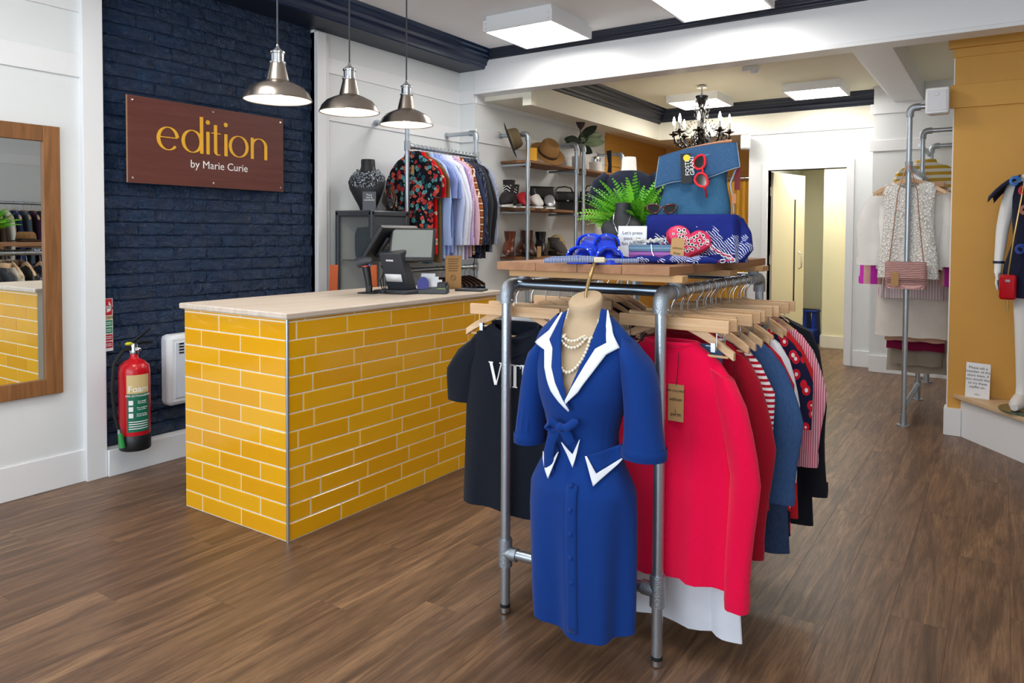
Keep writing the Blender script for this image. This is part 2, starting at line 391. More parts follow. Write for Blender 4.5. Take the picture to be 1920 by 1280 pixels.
cor = MB().box((-2.33, 10.6, 0), (-1.0, 10.75, 2.5)).box((-1.85, 9.62, 0), (-1.0, 10.6, 2.5)).box((-1.0, 8.55, 0), (-.9, 10.6, 2.5)).box((-2.33, 8.55, 2.4), (-1.0, 10.6, 2.5))
struct('wall_corridor', cor, M_yceil)
struct('baseboard_corridor', MB().box((-1.85, 9.60, 0), (-1.0, 9.62, .15)).box((-1.87, 9.62, 0), (-1.85, 10.6, .15)).box((-2.33, 10.58, 0), (-1.95, 10.6, .15)), M_cream, bevel=.003)
# ---- right alcove and ochre wall
WR = struct('wall_right', MB().box((-1.12, 8.2, 0), (.3, 8.35, 2.9)).box((.12, 5.99, 0), (.3, 8.2, 2.9)).box((-1.13, 8.35, 0), (-1.0, 8.43, 2.9)), M_white)
for z0, z1 in ((2.228, 2.338), (2.60, 2.70)): obj('rail_board', MB().box((-1.15, 8.186, z0), (.12, 8.204, z1)), M_trim, WR, bevel=.002)
struct('baseboard_right', MB().box((-1.12, 8.178, 0), (.12, 8.2, .17)).box((-1.30, YF-.02, 0), (-1.12, YF, .17)).box((-2.424, YF-.02, 0), (DX0-.068, YF, .17)), M_trim, bevel=.003)
WG = struct('wall_display', MB().box((-.305, 5.9, 0), (2.0, 6.0, 2.9)), M_ochre)
obj('edge_bead', MB().box((-.312, 5.905, 0), (-.304, 6.0, 2.9)), M_trim, WG)
obj('rail_board', MB().box((-.33, 5.882, 2.256), (1.9, 5.902, 2.413)), M_ochre, WG, bevel=.002); obj('rail_board', MB().box((-.315, 5.888, 2.60), (1.9, 5.902, 2.66)), M_ochre, WG, bevel=.002)
obj('cornice_board', MB().box((-.345, 5.865, 2.66), (1.9, 5.902, 2.86)), M_ochre, WG, bevel=.002)
struct('baseboard_display', MB().box((-.325, 5.878, 0), (-.22, 6.0, .19)), M_trim, bevel=.003)
PLT = [(-.225, 5.895), (.60, 4.765), (1.88, 4.765), (1.88, 5.895)]
pt = struct('platform', MB().prism(PLT, 0, .262), M_trim)
obj('platform_top', MB().prism([(-.27, 5.897), (.585, 4.735), (1.89, 4.735), (1.89, 5.897)], .262, .288), wood('c9a77e', 'e3c9a4', 0, 2, .5), pt, bevel=.002)
# ---- right wall and shop front behind the camera
RWL = struct('wall_side', MB().box((1.9, -1.9, 0), (2.05, 6.0, 3.05)), M_white)
for z0, z1 in ((2.216, 2.338), (2.566, 2.68)): obj('rail_board', MB().box((1.888, -1.8, z0), (1.904, 4.76, z1)), M_trim, RWL)
fr = MB().box((-4.2, -1.9, 0), (1.9, -1.78, .40)).box((-4.2, -1.9, 2.72), (1.9, -1.78, 3.05))
for xm in (-4.2, -2.7, -1.2, .3, 1.8): fr.box((xm, -1.9, .40), (xm+.10, -1.78, 2.72))
struct('wall_front', fr, M_navyd)
# ---- ceilings, beam, bulkheads, cornices
struct('ceiling', MB().box((-4.4, -1.9, 3.02), (2.0, 5.45, 3.12)), M_ceil)
struct('ceiling_back', MB().box((-4.2, 5.45, 2.88), (.3, 8.5, 3.0)).box((.3, 5.45, 2.88), (2.0, 6.0, 3.0)).box((-4.1, 8.43, 2.86), (-2.3, 10.0, 3.0)), plain('back_ceiling_paint', 'f2eed8', .8))
BM = struct('trim_beam', MB().box((-4.032, 5.38, 2.655), (1.9, 5.52, 3.03)), M_trim)
obj('bottom_bead', MB().box((-4.032, 5.358, 2.64), (1.9, 5.535, 2.668)), M_trim, BM, bevel=.004)
struct('trim_cross_beam', MB().box((-.93, 5.52, 2.70), (-.68, 8.2, 2.89)).box((-1.0, 5.52, 2.78), (-.93, 8.2, 2.89)), M_trim, bevel=.004)
struct('trim_bulkhead', MB().box((-4.04, 5.52, 2.60), (-3.6, 9.9, 2.89)).box((-3.6, 5.52, 2.525), (-3.511, 9.9, 2.89)).box((-3.511, 8.43, 2.525), (-1.11, 8.62, 2.89)).box((-3.511, 8.62, 2.525), (-2.4, 9.9, 2.6)), M_cream)
def crown_prof(p, h):
    q = [(0, 0), (.10, .04), (.16, .16), (.30, .20), (.34, .34), (.50, .46), (.56, .60), (.72, .66), (.76, .80), (.94, .86), (1, 1)]
    return [(a*p, b_*h) for a, b_ in q]+[(0, h)]
sof = struct('trim_soffit', MB().box((-4.27, -1.9, 2.857), (-3.925, 5.379, 3.03)), M_navyd)
obj('cornice', MB().prism([(-3.925+a, 2.857+b_) for a, b_ in crown_prof(.10, .164)], -1.9, 5.379, ax=1), M_navy, sof, angle=20)
# the end of the cornice returns onto the beam
obj('cornice', MB().prism([(5.38-a, 2.937+b_) for a, b_ in crown_prof(.055, .084)], -3.9, 1.9, ax=0), M_navyd, BM, angle=20)
c2 = struct('trim_cornice', MB().prism([(-3.511+a, 2.715+b_) for a, b_ in crown_prof(.13, .166)], 5.521, 8.43, ax=1), M_navyd)
obj('cornice', MB().prism([(8.43-a, 2.735+b_) for a, b_ in crown_prof(.09, .146)], -3.51, -1.05, ax=0), M_navyd, c2, angle=20)
# ---- ceiling lights
def light_panel(cx, cy, zb, s, zc, label):
    t = thing('light_panel', label, 'ceiling light', (cx, cy, zb), 0, 'square ceiling light panels')
    h = s/2; fw = .018; f = MB()
    for a, b_ in (((-h-fw, -h-fw, 0), (h+fw, -h, .085)), ((-h-fw, h, 0), (h+fw, h+fw, .085)), ((-h-fw, -h, 0), (-h, h, .085)), ((h, -h, 0), (h+fw, h, .085))): f.box(a, b_)
    obj('frame', f, M_trim, t); obj('diffuser', MB().box((-h, -h, .006), (h, h, .012)), M_panel, t); obj('back_plate', MB().box((-h, -h, .06), (h, h, zc-zb)), M_trim, t)
    for sx in (-1, 1):
        for q in (.02, .06): obj('screw', MB().lathe([(.004, 0), (.004, .002)], 8), M_chrome, t).matrix_basis = Matrix.Translation((sx*(h-.01), -h-fw, q)) @ Matrix.Rotation(pi/2, 4, 'X')
light_panel(-3.005, 4.82, 2.9, .57, 3.02, 'square light panel on the front ceiling above the shirt rail')
light_panel(-1.63, 4.78, 2.9, .60, 3.02, 'square light panel cut by the top edge of the photo')
light_panel(-2.79, 7.83, 2.8, .52, 2.88, 'square light panel on the back ceiling behind the chandelier')
light_panel(-1.60, 7.86, 2.8, .50, 2.88, 'square light panel on the back ceiling nearest the doorway wall')
light_panel(-2.9, 1.6, 2.9, .57, 3.02, 'square light panel overhead in front of the brick wall'); light_panel(-.6, 1.6, 2.9, .57, 3.02, 'square light panel overhead above the dress form')
light_panel(-1.75, 9.1, 2.3, .5, 2.4, 'small unseen light panel added to brighten the corridor beyond the doorway')  # added lamp, hidden above the door head, to lift the dark corridor
t = thing('smoke_detector', 'small white detector box on the back ceiling', 'smoke detector', on(1408, 131, 2, 2.85))
obj('body', MB().box((-.07, -.035, -.01), (.07, .035, .03)), M_trim, t, bevel=.006); obj('lens', MB().lathe([(.03, -.03), (.035, -.008)], 14, (.03, 0, 0)), M_paper, t)
# ================================================================ COUNTER
CXR, CXL, CY0, CY1, CZ = -2.622, -3.402, 2.127, 3.735, .998
@cached
def tile_mat():
    t = NT('yellow_glazed_tile'); oi = t.n('ObjectInfo'); v = t.co(); g = t.n('NewGeometry')
    n = t.noise(t.co(kind='Object', scale=(5, 5, 5)), 1.0, 3); k = t.math('ADD', t.math('MULTIPLY', oi.outputs['Random'], .6), t.math('MULTIPLY', n, .4))
    c = t.ramp(k, [(.1, 'e8a40a'), (.5, 'eeac10'), (.9, 'f3b61a')]); t.bump(t.noise(v, 14, 3, .5, .5), .22, .006)
    return t.fin(c, .13, 0, .5)
M_grout = plain('cream_grout', 'f3e8d0', .8)
ct = thing('shop_counter', 'shop counter clad in glossy yellow brick tiles with pale plywood top', 'counter', (CXR, CY0, 0))
g = .006
obj('carcass', MB().box((CXL+.001, CY0+.0005, 0), (CXR-.0005, CY1, CZ)), M_grout, ct, world=True)
wt = obj('worktop', MB().prism([(CXL-.018, CY0-.02), (CXR+.018, CY0-.02), (CXR+.018, CY1+.035), (CXL-.018, CY1+.035)], CZ, CZ+.028), wood('cdbba8', 'ebe0d4', 1, 1.5, .5), ct, bevel=.006, world=True)
obj('ply_edge', MB().box((CXL-.0185, CY0-.0205, CZ+.008), (CXR+.0185, CY1+.0355, CZ+.0125)), plain('ply_layer', 'a98a6c', .7), wt, world=True).matrix_parent_inverse = Matrix()
obj('corner_trim', MB().tube([(CXR+.001, CY0-.001, 0), (CXR+.001, CY0-.001, CZ)], .0075, 12), plain('satin_aluminium', 'c3ccd6', .3, .9), ct, world=True)
rowp = .983/12; tmesh = {}
def tile(wd, ht):
    k = (round(wd, 3), round(ht, 3))
    if k not in tmesh:
        a, b_, e = wd/2, ht/2, .0022
        tmesh[k] = MB().add([(-a,0,-b_),(a,0,-b_),(a,0,b_),(-a,0,b_),(-a,-.0055,-b_),(a,-.0055,-b_),(a,-.0055,b_),(-a,-.0055,b_),(-a+e,-.008,-b_+e),(a-e,-.008,-b_+e),(a-e,-.008,b_-e),(-a+e,-.008,b_-e)],
            [(0,1,5,4),(1,2,6,5),(2,3,7,6),(3,0,4,7),(4,5,9,8),(5,6,10,9),(6,7,11,10),(7,4,8,11),(8,9,10,11)]).mesh('tile', tile_mat(), False)
    return tmesh[k]
def lay(cuts, z0, z1, face):
    for a, b_ in zip(cuts[:-1], cuts[1:]):
        if b_-a < .012: continue
        o = obj('tile', tile(b_-a-g, z1-z0-g), None, ct)
        if face == 'x': P = Vector(((a+b_)/2, CY0+.006, (z0+z1)/2)); R = Matrix.Rotation(random.uniform(-.003, .003), 4, 'Z')
        else: P = Vector((CXR-.006, (a+b_)/2, (z0+z1)/2)); R = Matrix.Rotation(pi/2+random.uniform(-.003, .003), 4, 'Z')
        o.matrix_basis = Matrix.Translation(P-Vector((CXR, CY0, 0))) @ R
fj = [555.7, 591.8, 570.5, 586.1, 568.3, 588.2, 558, 583, 569.5, 600, 581.5, 639]
for i in range(13):
    z1 = .983-(i-1)*rowp if i else CZ-.002; z0 = .983-i*rowp
    A = [-3.119, -2.813] if i % 2 else [-3.261, -2.955]
    lay([CXL]+A+[CXR-.006], z0, z1, 'x')
    y0 = on(fj[i-1] if i else 572, 700, 0, CXR)[1]; cuts = [CY0+.006]
    while y0 < CY1-.02: cuts.append(y0); y0 += .306
    lay(cuts+[CY1], z0, z1, 'y')
obj('back_panel', MB().box((CXL-.012, CY0+.03, .06), (CXL+.004, CY1-.02, CZ-.02)), plain('grey_blue_laminate', '7f96a8', .5), ct, world=True)
# ================================================================ THINGS ON THE COUNTER
TZ = CZ+.028
def ctr(px, py): p = fl(px, py, TZ); return Vector((p.x, p.y, TZ))
# till: stand, staff screen, customer screen
p = ctr(752, 549); till = thing('till', 'black till with two angled screens on a sloping stand on the counter', 'till', p, radians(38))
obj('foot', MB().prism([(-.13, -.10), (.10, -.10), (.13, -.02), (.10, .10), (-.10, .10)], 0, .022), M_grey, till, bevel=.006)
obj('stand', MB().add([(-.075,-.03,.02),(.075,-.03,.02),(.075,.06,.02),(-.075,.06,.02),(-.075,-.13,.24),(.075,-.13,.24),(.075,-.06,.26),(-.075,-.06,.26)], [(0,3,2,1),(4,5,6,7),(0,1,5,4),(1,2,6,5),(2,3,7,6),(3,0,4,7)]), M_grey, till, bevel=.008)
till.rotation_euler.z = radians(10)
scrM = Matrix.Translation((-.10, .03, .29)) @ Matrix.Rotation(radians(-98), 4, 'Z') @ Matrix.Rotation(radians(-38), 4, 'X')
sc = obj('staff_screen', MB(scrM).box((-.165, -.018, -.13), (.165, .018, .13)), M_black, till, bevel=.008)
obj('screen_glass', MB(scrM).box((-.15, -.021, -.112), (.15, -.0175, .112)), plain('screen_glass', '0a0c10', .06), sc)
obj('rear_housing', MB(scrM).box((-.10, .018, -.08), (.10, .045, .075)), M_black, sc, bevel=.01); obj('rating_plate', MB(scrM).box((.02, .045, .02), (.07, .0465, .07)), plain('label_grey', 'a9b6b6', .6), sc)
cuM = Matrix.Translation((.09, -.02, .285)) @ Matrix.Rotation(radians(22), 4, 'Z') @ Matrix.Rotation(radians(-24), 4, 'X')
cs = obj('customer_screen', MB(cuM).box((-.135, -.012, -.105), (.135, .012, .105)), M_black, till, bevel=.006)
obj('screen_glass', MB(cuM).box((-.118, -.0145, -.082), (.118, -.0118, .09)), plain('screen_glass_grey', '8e9491', .05, 0, .8), cs)
obj('neck', MB().tube([(-.02, -.02, .20), (.02, -.03, .27), (.07, -.01, .29)], .022, 10), M_black, till)
obj('white_label', MB().add([(-.06,-.062,.07),(.05,-.062,.07),(.05,-.080,.115),(-.06,-.080,.115)], [(0,1,2,3)]), M_paper, till, solid=.001)
obj('maker_plate', MB().add([(-.03,-.113,.19),(.02,-.113,.19),(.02,-.117,.20),(-.03,-.117,.20)], [(0,1,2,3)]), M_paper, till, solid=.001)
for k in range(3): obj('cable', MB().tube([(-.10-.02*k, .0, .16), (-.12+.02*k, -.04, .07+.02*k), (-.08, -.08+.02*k, .03), (-.03, -.10-.02*k, .008), (.05+.03*k, -.13, .006)], .003, 6), M_rubber, till)
# scanner on its holder
p = ctr(692, 550); sn = thing('barcode_scanner', 'black handheld barcode scanner leaning in its stand on the counter', 'scanner', p, radians(20))
obj('stand_foot', MB().prism([(-.055, -.045), (.05, -.04), (.06, .03), (-.04, .045)], 0, .008).box((-.018, -.012, .006), (.018, .012, .05)), M_black, sn, bevel=.004)
obj('grip', MB().tube([(0, 0, .045), (-.008, 0, .10), (-.02, 0, .165)], [.019, .021, .024], 12), M_black, sn); obj('collar', MB().tube([(-.0185, 0, .157), (-.0195, 0, .163)], .0255, 14), plain('red_ring', 'd0402c', .4), sn)
hd = obj('head', MB().tube([(.02, 0, .195), (-.02, 0, .192), (-.06, 0, .182), (-.075, 0, .175)], [.017, .028, .034, .03], 12, flat=.7), M_grey, sn); obj('trigger', MB().ball((.004, 0, .165), .010), plain('trigger_blue', '3f6fa8', .4), sn)
obj('cable', MB().tube([(.02, 0, .012), (.06, -.01, .02), (.09, .02, .006), (.13, .05, .006)], .003, 6), M_rubber, sn)
# card holder with contactless badge
p = ctr(812, 550); cr = thing('card_holder', 'dark grey tray of white loyalty cards with round blue tap-to-pay badge', 'card holder', p, radians(30))
obj('tray', MB().add([(-.09,-.05,0),(.09,-.05,0),(.09,.05,0),(-.09,.05,0),(-.09,-.045,.025),(.09,-.045,.04),(.09,.045,.055),(-.09,.045,.03)], [(0,3,2,1),(4,5,6,7),(0,1,5,4),(1,2,6,5),(2,3,7,6),(3,0,4,7)]), M_grey, cr, bevel=.005)
obj('reader', MB().box((.03, -.04, .03), (.085, .04, .068)), M_black, cr, bevel=.006); obj('indicator', MB().box((.032, -.047, .03), (.08, -.04, .036)), plain('green_led', '6f8f4a', .4), cr)
for k in range(4): obj('card', MB(Matrix.Translation((-.035+.022*k, .015-.006*k, .03)) @ Matrix.Rotation(radians(-14), 4, 'X')).box((-.042, -.001, 0), (.042, .001, .088-.018*k)), M_paper, cr)
bd = obj('tap_badge', MB(Matrix.Translation((-.055, -.03, .055)) @ Matrix.Rotation(radians(78), 4, 'X')).lathe([(.036, -.001), (.036, .001)], 26, sy=1.25), plain('badge_blue', '232a86', .4), cr)
# kraft sign and tablet
p = ctr(850, 541); ks = thing('kraft_sign', 'upright kraft-brown card sign with a crossed-out circle on the counter', 'sign', p, radians(24))
obj('card', MB().box((-.052, -.002, .0), (.052, .002, .212)), M_kraft, ks); obj('holder', MB().box((-.055, -.02, 0), (.055, .02, .004)), M_glass, ks)
obj('symbol', MB().tube([(.017*cos(a*pi/12), -.0024, .07+.017*sin(a*pi/12)) for a in range(24)], .0014, 6, closed=True).tube([(-.012, -.0024, .082), (.012, -.0024, .058)], .0014, 6), plain('brown_ink', '5a3d22', .7), ks)
for k in range(6): obj('print_line', MB().box((-.036+.004*(k % 2), -.0026, .188-.015*k), (.036-.004*(k % 3), -.0019, .192-.015*k)), MATS['brown_ink'], ks)
p = ctr(884, 545); tb = thing('tablet', 'flat grey tablet lying at the far end of the counter', 'tablet', p, radians(18)); obj('body', MB().box((-.09, -.06, 0), (.09, .06, .012)), M_grey, tb, bevel=.005); obj('screen', MB().box((-.08, -.05, .0118), (.08, .05, .0132)), plain('tablet_screen', '6d747c', .1), tb)
# ================================================================ LEFT WALL THINGS
# sign board
y0, y1, z0, z1 = 2.268, 3.357, 1.664, 2.163
sg = thing('shop_sign', 'brown wooden sign board lettered edition on the navy brick wall', 'sign', (-4.19, (y0+y1)/2, (z0+z1)/2))
hw, hh = (y1-y0)/2, (z1-z0)/2
LS = (on(500, 270, 0, -4.17).y-on(294, 260, 0, -4.17).y)/.94
obj('board', MB().box((0, -hw, -hh), (.018, hw, hh)), wood('5c2f28', '74403a', 1, 2, .5), sg, bevel=.001); obj('edge', MB().box((.002, -hw-.001, -hh-.0008), (.016, hw+.001, hh+.0008)), plain('sign_ply_edge', 'b58a6a', .7), sg)
for a in (-1, 0, 1):
    for b_ in (-1, 1):
        o = obj('screw', MB().lathe([(.008, 0), (.007, .003), (0, .004)], 10), M_chrome, sg); o.matrix_basis = Matrix.Translation((.018, a*(hw-.025), b_*(hh-.025))) @ Matrix.Rotation(pi/2, 4, 'Y')
fm = Matrix.Translation((.0185, on(294, 260, 0, -4.17).y-(y0+y1)/2, -.045)) @ Matrix(((0, 0, 1), (1, 0, 0), (0, 1, 0))).to_4x4() @ Matrix.Diagonal((LS, LS, 1, 1))
X = .17; T, th = .026, .007   # x-height, stem, hairline
def letter(pths, off, closed=()):
    m = MB(fm)
    for k, q in enumerate(pths): stroke(m, [(a+off, b_) for a, b_ in q], T, th, .004+.0007*k, k in closed)
    obj('letter', m, M_gold, sg, smooth=False)
r = X/2
letter([arc(r, r, r-.012, r-.004, 8, 320, 40), [(.014, r+.008), (2*r-.014, r+.008)]], 0)
letter([arc(r, r, r-.012, r-.004, 0, 360, 40)[:-1], [(2*r-.008, 0), (2*r-.008, X*1.62)]], .19, (0,))
def dot(m, x): m.add([(x+.017*cos(k*pi/8), X*1.42+.017*sin(k*pi/8), z) for z in (0, .004) for k in range(16)], [tuple(range(16))[::-1], tuple(range(16, 32))]+[(k, (k+1) % 16, 16+(k+1) % 16, 16+k) for k in range(16)])
m = MB(fm); stroke(m, [(.405, 0), (.405, X)], T, th, .004); dot(m, .405); obj('letter', m, M_gold, sg, smooth=False)
letter([[(.47, X*1.35), (.47, .03)]+arc(.495, .03, .025, .028, 180, 300, 10), [(.435, X-.004), (.515, X-.004)]], 0)
m = MB(fm); stroke(m, [(.56, 0), (.56, X)], T, th, .004); dot(m, .56); obj('letter', m, M_gold, sg, smooth=False)
letter([arc(.675, r, r-.008, r-.004, 0, 360, 40)[:-1]], 0, (0,))
letter([[(.80, 0), (.80, X)], arc(.865, X-.065, .065, .061, 180, 0, 20)+[(.93, 0)]], 0)
text('lettering', 'by Marie Curie', .068, M_plate, sg, Matrix.Translation((.0185, on(357, 310, 0, -4.17).y-(y0+y1)/2, -.135)) @ Matrix(((0, 0, 1), (1, 0, 0), (0, 1, 0))).to_4x4())
# mirror
y0, y1, z0, z1 = .75, 1.905, .517, 1.932
mr = thing('wall_mirror', 'large wood-framed mirror on the left wall', 'mirror', (-4.2, (y0+y1)/2, (z0+z1)/2)); hw, hh, fw = (y1-y0)/2, (z1-z0)/2, .083
fm_ = wood('6f4a2c', 'a9764a', 2, 2, .4)
for nm, a, b_ in (('frame_side', (0, -hw, -hh), (.03, -hw+fw, hh)), ('frame_side', (0, hw-fw, -hh), (.03, hw, hh)), ('frame_rail', (0, -hw+fw, hh-fw), (.028, hw-fw, hh)), ('frame_rail', (0, -hw+fw, -hh), (.028, hw-fw, -hh+fw))): obj(nm, MB().box(a, b_), fm_, mr, bevel=.003)
obj('mirror_glass', MB().box((.002, -hw+fw-.004, -hh+fw-.004), (.012, hw-fw+.004, hh-fw+.004)), plain('mirror_silver', 'e8eef0', .0, 1, .5), mr, smooth=False)
# fire extinguisher
P = on(253, 800, 0, -4.08); ex = thing('fire_extinguisher', 'red foam fire extinguisher with black base and hose', 'extinguisher', (-4.08, P.y, .151))
R_ = .082
obj('cylinder', MB().lathe([(R_*.98, .08), (R_, .10), (R_, .44), (R_*.93, .475), (R_*.6, .50), (.03, .51), (.022, .52), (.022, .545), (0, .547)], 32), M_red, ex)
obj('base', MB().lathe([(R_*.97, 0), (R_*1.01, .006), (R_*1.01, .085), (R_*.96, .09)], 32), M_black, ex)
def wrap(z0, z1, a0, a1, rr): return MB().grid(lambda u, v: (rr*cos(a0+(a1-a0)*u), rr*sin(a0+(a1-a0)*u), z0+(z1-z0)*v), 14, 2)
ac = atan2(-(P.y), 4.08)+.25; obj('label_green', wrap(.11, .325, ac-.75, ac+.75, R_+.0012), plain('label_green', '0f6b50', .5), ex); obj('label_cream', wrap(.325, .43, ac-.75, ac+.75, R_+.0012), plain('label_cream', 'd8bd84', .5), ex)
def curved_text(s, size, z, mat, nm='lettering', a=0):
    me = text_mesh(s, size, mat, 'CENTER')
    for v_ in me.vertices:
        x, y, q = v_.co; an = ac+a+x/(R_+.002); v_.co = ((R_+.0018+q)*cos(an), (R_+.0018+q)*sin(an), z+y)
    o = bpy.data.objects.new(nm, me); COL.objects.link(o); o.parent = ex
curved_text('Foam', .05, .335, M_plate); curved_text('FIRE EXTINGUISHER', .0155, .308, M_plate)
for k in range(3):
    obj('pictogram', wrap(.262-.036*k, .288-.036*k, ac-.62, ac-.34, R_+.002), M_plate, ex); curved_text(('Use upright\nPull out pin', 'Aim nozzle at\nbase of fire', 'Squeeze lever\nCover the fire')[k], .0105, .279-.036*k, M_plate, a=.22)
for k in range(4): obj('label_line', wrap(.165-.013*k, .170-.013*k, ac-.62, ac+.62, R_+.002), M_plate, ex)
obj('valve', MB().lathe([(.024, .54), (.026, .56), (.018, .575), (.018, .60), (0, .60)], 14), M_chrome, ex); obj('gauge', MB().ball((.03, .01, .565), .014), M_chrome, ex)
obj('carry_handle', MB().tube([(0, -.01, .59), (0, .05, .60), (0, .11, .59)], [.010, .009, .006], 8, flat=.6), M_black, ex); obj('lever', MB().tube([(0, -.02, .595), (0, .04, .635), (0, .10, .675)], [.010, .008, .006], 8, flat=.6), M_black, ex)
obj('safety_tag', MB().ball((.01, -.035, .60), .022, sc=(.5, 1, .45)), plain('tag_yellow', 'd8d417', .5), ex)
hs = obj('hose', MB().tube([(0, -.02, .57), (.01, -.07, .565), (.02, -.125, .50), (.02, -.135, .36), (.02, -.12, .2), (.03, -.10, .10)], .0095, 10), M_rubber, ex); obj('nozzle', MB().tube([(.03, -.10, .11), (.034, -.092, .03)], [.012, .017], 12), plain('nozzle_green', '2f9a4a', .4), hs); obj('ferrule', MB().tube([(.028, -.104, .135), (.03, -.10, .105)], .0115, 12), M_chrome, hs)
# fire instruction sign
fs = thing('fire_notice', 'small red, cream and green fire instruction plate beside the extinguisher', 'notice', (-4.225, 2.162, .85))
q = MB().box((.0, -.035, -.15), (.005, .035, .15)); obj('plate', q, M_paper, fs)
for nm, a, b_, c in (('red_panel', .055, .148, 'c22030'), ('cream_panel', .03, .052, 'd9c9a0'), ('green_panel', -.008, .026, '1c8a66'), ('green_panel', -.048, -.014, '1c8a66'), ('red_panel', -.09, -.054, 'b8273a'), ('red_panel', -.132, -.096, 'b8273a')):
    pn = obj(nm, MB().box((.0045, -.032, a), (.0062, .032, b_)), plain('sign_'+c, c, .5), fs)
    if nm != 'cream_panel':
        for k in range(2): obj('print_line', MB().box((.006, -.005, (a+b_)/2-.007+.01*k), (.0068, .026, (a+b_)/2-.003+.01*k)), M_plate, pn)
obj('flame_symbol', MB().add([(.0068, 0, .07), (.0068, .022, .08), (.0068, .026, .11), (.0068, .012, .135), (.0068, .012, .11), (.0068, 0, .10)], [(0, 1, 2, 3, 4, 5)]), M_plate, fs)
text('lettering', 'FOAM', .02, M_ink, fs, Matrix.Translation((.0062, -.02, .035)) @ Matrix(((0, 0, 1), (1, 0, 0), (0, 1, 0))).to_4x4())
# wall heater
ht = thing('wall_heater', 'white rounded wall heater partly hidden behind the counter', 'heater', (-4.235, 2.66, .545))
obj('casing', MB().box((0, -.18, -.215), (.10, .18, .215)), M_trim, ht, bevel=.028); obj('front_panel', MB().box((.098, -.14, -.17), (.106, .15, .17)), plain('heater_panel', 'dde3ec', .4), ht, bevel=.008)
for k in range(4): obj('vent_slot', MB().box((.104, -.115, .10+.018*k), (.1085, -.085, .109+.018*k)), M_black, ht)
# ================================================================ PENDANT LAMPS
def pendant(x, y, zr, label):
    t = thing('pendant_lamp', label, 'pendant lamp', (x, y, zr), 0, 'brushed steel pendant lamps over the counter')
    sh = obj('shade', MB().lathe([(.163, 0), (.165, .003), (.160, .012), (.150, .035), (.125, .062), (.085, .082), (.058, .092), (.052, .10)], 40, cap=False).lathe([(.161, .002), (.156, .012), (.146, .033), (.122, .059), (.083, .079), (.05, .09)], 40, cap=False), M_brush, t)
    obj('shade_lining', MB().lathe([(.1605, .003), (.1555, .012), (.1455, .0325), (.1215, .0585), (.0825, .0785), (.045, .089), (0, .089)], 40, cap=False), plain('white_enamel', 'f6f6f2', .4, Emission_Color=lin('fff6ea'), Emission_Strength=0), t)
    obj('rim', MB().tube([(.163*cos(k*pi/20), .163*sin(k*pi/20), .001) for k in range(40)], .003, 8, closed=True), M_brush, sh)
    obj('neck', MB().lathe([(.056, .092), (.052, .11), (.040, .16), (.036, .178)], 28), M_brush, t)
    obj('cap', MB().lathe([(.036, .176), (.040, .18), (.040, .186), (.031, .19), (.031, .225), (.036, .228), (.036, .236), (.022, .246), (.010, .256), (.006, .272), (0, .274)], 24), M_chrome, t)
    obj('flex', MB().tube([(0, 0, .26), (0, 0, 3.02-zr)], .0042, 8), plain('grey_flex', '3b4048', .7), t)
    obj('ceiling_rose', MB().lathe([(.05, 3.0-zr), (.05, 3.012-zr), (.03, 3.02-zr)], 20), M_chrome, t)
    obj('bulb', MB().ball((0, 0, .052), .034, 16, 10, (1, 1, 1.1)), M_bulb, t)
pendant(-2.985, 2.37, 2.03, 'steel pendant lamp in front of the navy brick wall')
pendant(-3.02, 2.88, 2.045, 'middle one of the three steel pendant lamps'); pendant(-3.07, 3.40, 2.045, 'steel pendant lamp nearest the shirt rail')
# ================================================================ DISPLAY CABINET behind the counter
gx0, gx1, gy0, gy1, gz = -4.14, -3.765, 3.80, 4.20, 1.545
cb = thing('display_cabinet', 'dark grey glazed display cabinet behind the counter', 'cabinet', (gx0, gy0, 0))
f = MB(); e = .032
for x_ in (gx0, gx1-e):
    for y_ in (gy0, gy1-e): f.box((x_, y_, 0), (x_+e, y_+e, gz))
obj('frame', f, plain('cabinet_grey', '3d4147', .35), cb, bevel=.006, world=True)
obj('top', MB().box((gx0, gy0, gz-.045), (gx1, gy1, gz)), MATS['cabinet_grey'], cb, bevel=.012, world=True); obj('plinth', MB().box((gx0+.003, gy0+.003, 0), (gx1-.003, gy1-.003, .10)), MATS['cabinet_grey'], cb, world=True)
obj('back', MB().box((gx0+.004, gy0+e, .1), (gx0+.012, gy1-e, gz-.04)), plain('cabinet_back', 'c5c7c4', .5), cb, world=True)
obj('pane', MB().box((gx0+e, gy0+.012, .1), (gx1-e, gy0+.017, gz-.045)), M_pane, cb, world=True); obj('pane', MB().box((gx0+e, gy1-.017, .1), (gx1-e, gy1-.012, gz-.045)), M_pane, cb, world=True)
dr = obj('door', MB().box((gx1-.014, gy0+e, .1), (gx1-.002, gy0+e+.05, gz-.047)).box((gx1-.014, gy1-e-.05, .1), (gx1-.002, gy1-e, gz-.047)).box((gx1-.014, gy0+e+.05, gz-.12), (gx1-.002, gy1-e-.05, gz-.047)).box((gx1-.014, gy0+e+.05, .1), (gx1-.002, gy1-e-.05, .2)), MATS['cabinet_grey'], cb, world=True); obj('door_pane', MB().box((gx1-.010, gy0+e+.05, .2), (gx1-.006, gy1-e-.05, gz-.12)), M_pane, cb, world=True)
obj('shelf', MB().box((gx0+.02, gy0+.02, 1.175), (gx1-.02, gy1-.02, 1.182)), M_glass, cb, world=True); obj('shelf', MB().box((gx0+.02, gy0+.02, .7), (gx1-.02, gy1-.02, .707)), M_glass, cb, world=True)
for y_ in (gy0+.016, gy1-.016):
    for x_ in (gx0+.016, gx1-.016): obj('corner_stud', MB().ball((x_, y_, gz-.002), .006), M_chrome, cb, world=True)
cu = thing('cushion', 'fuzzy dark navy cushion inside the glass cabinet', 'cushion', (-3.90, 3.93, 1.183), radians(8))
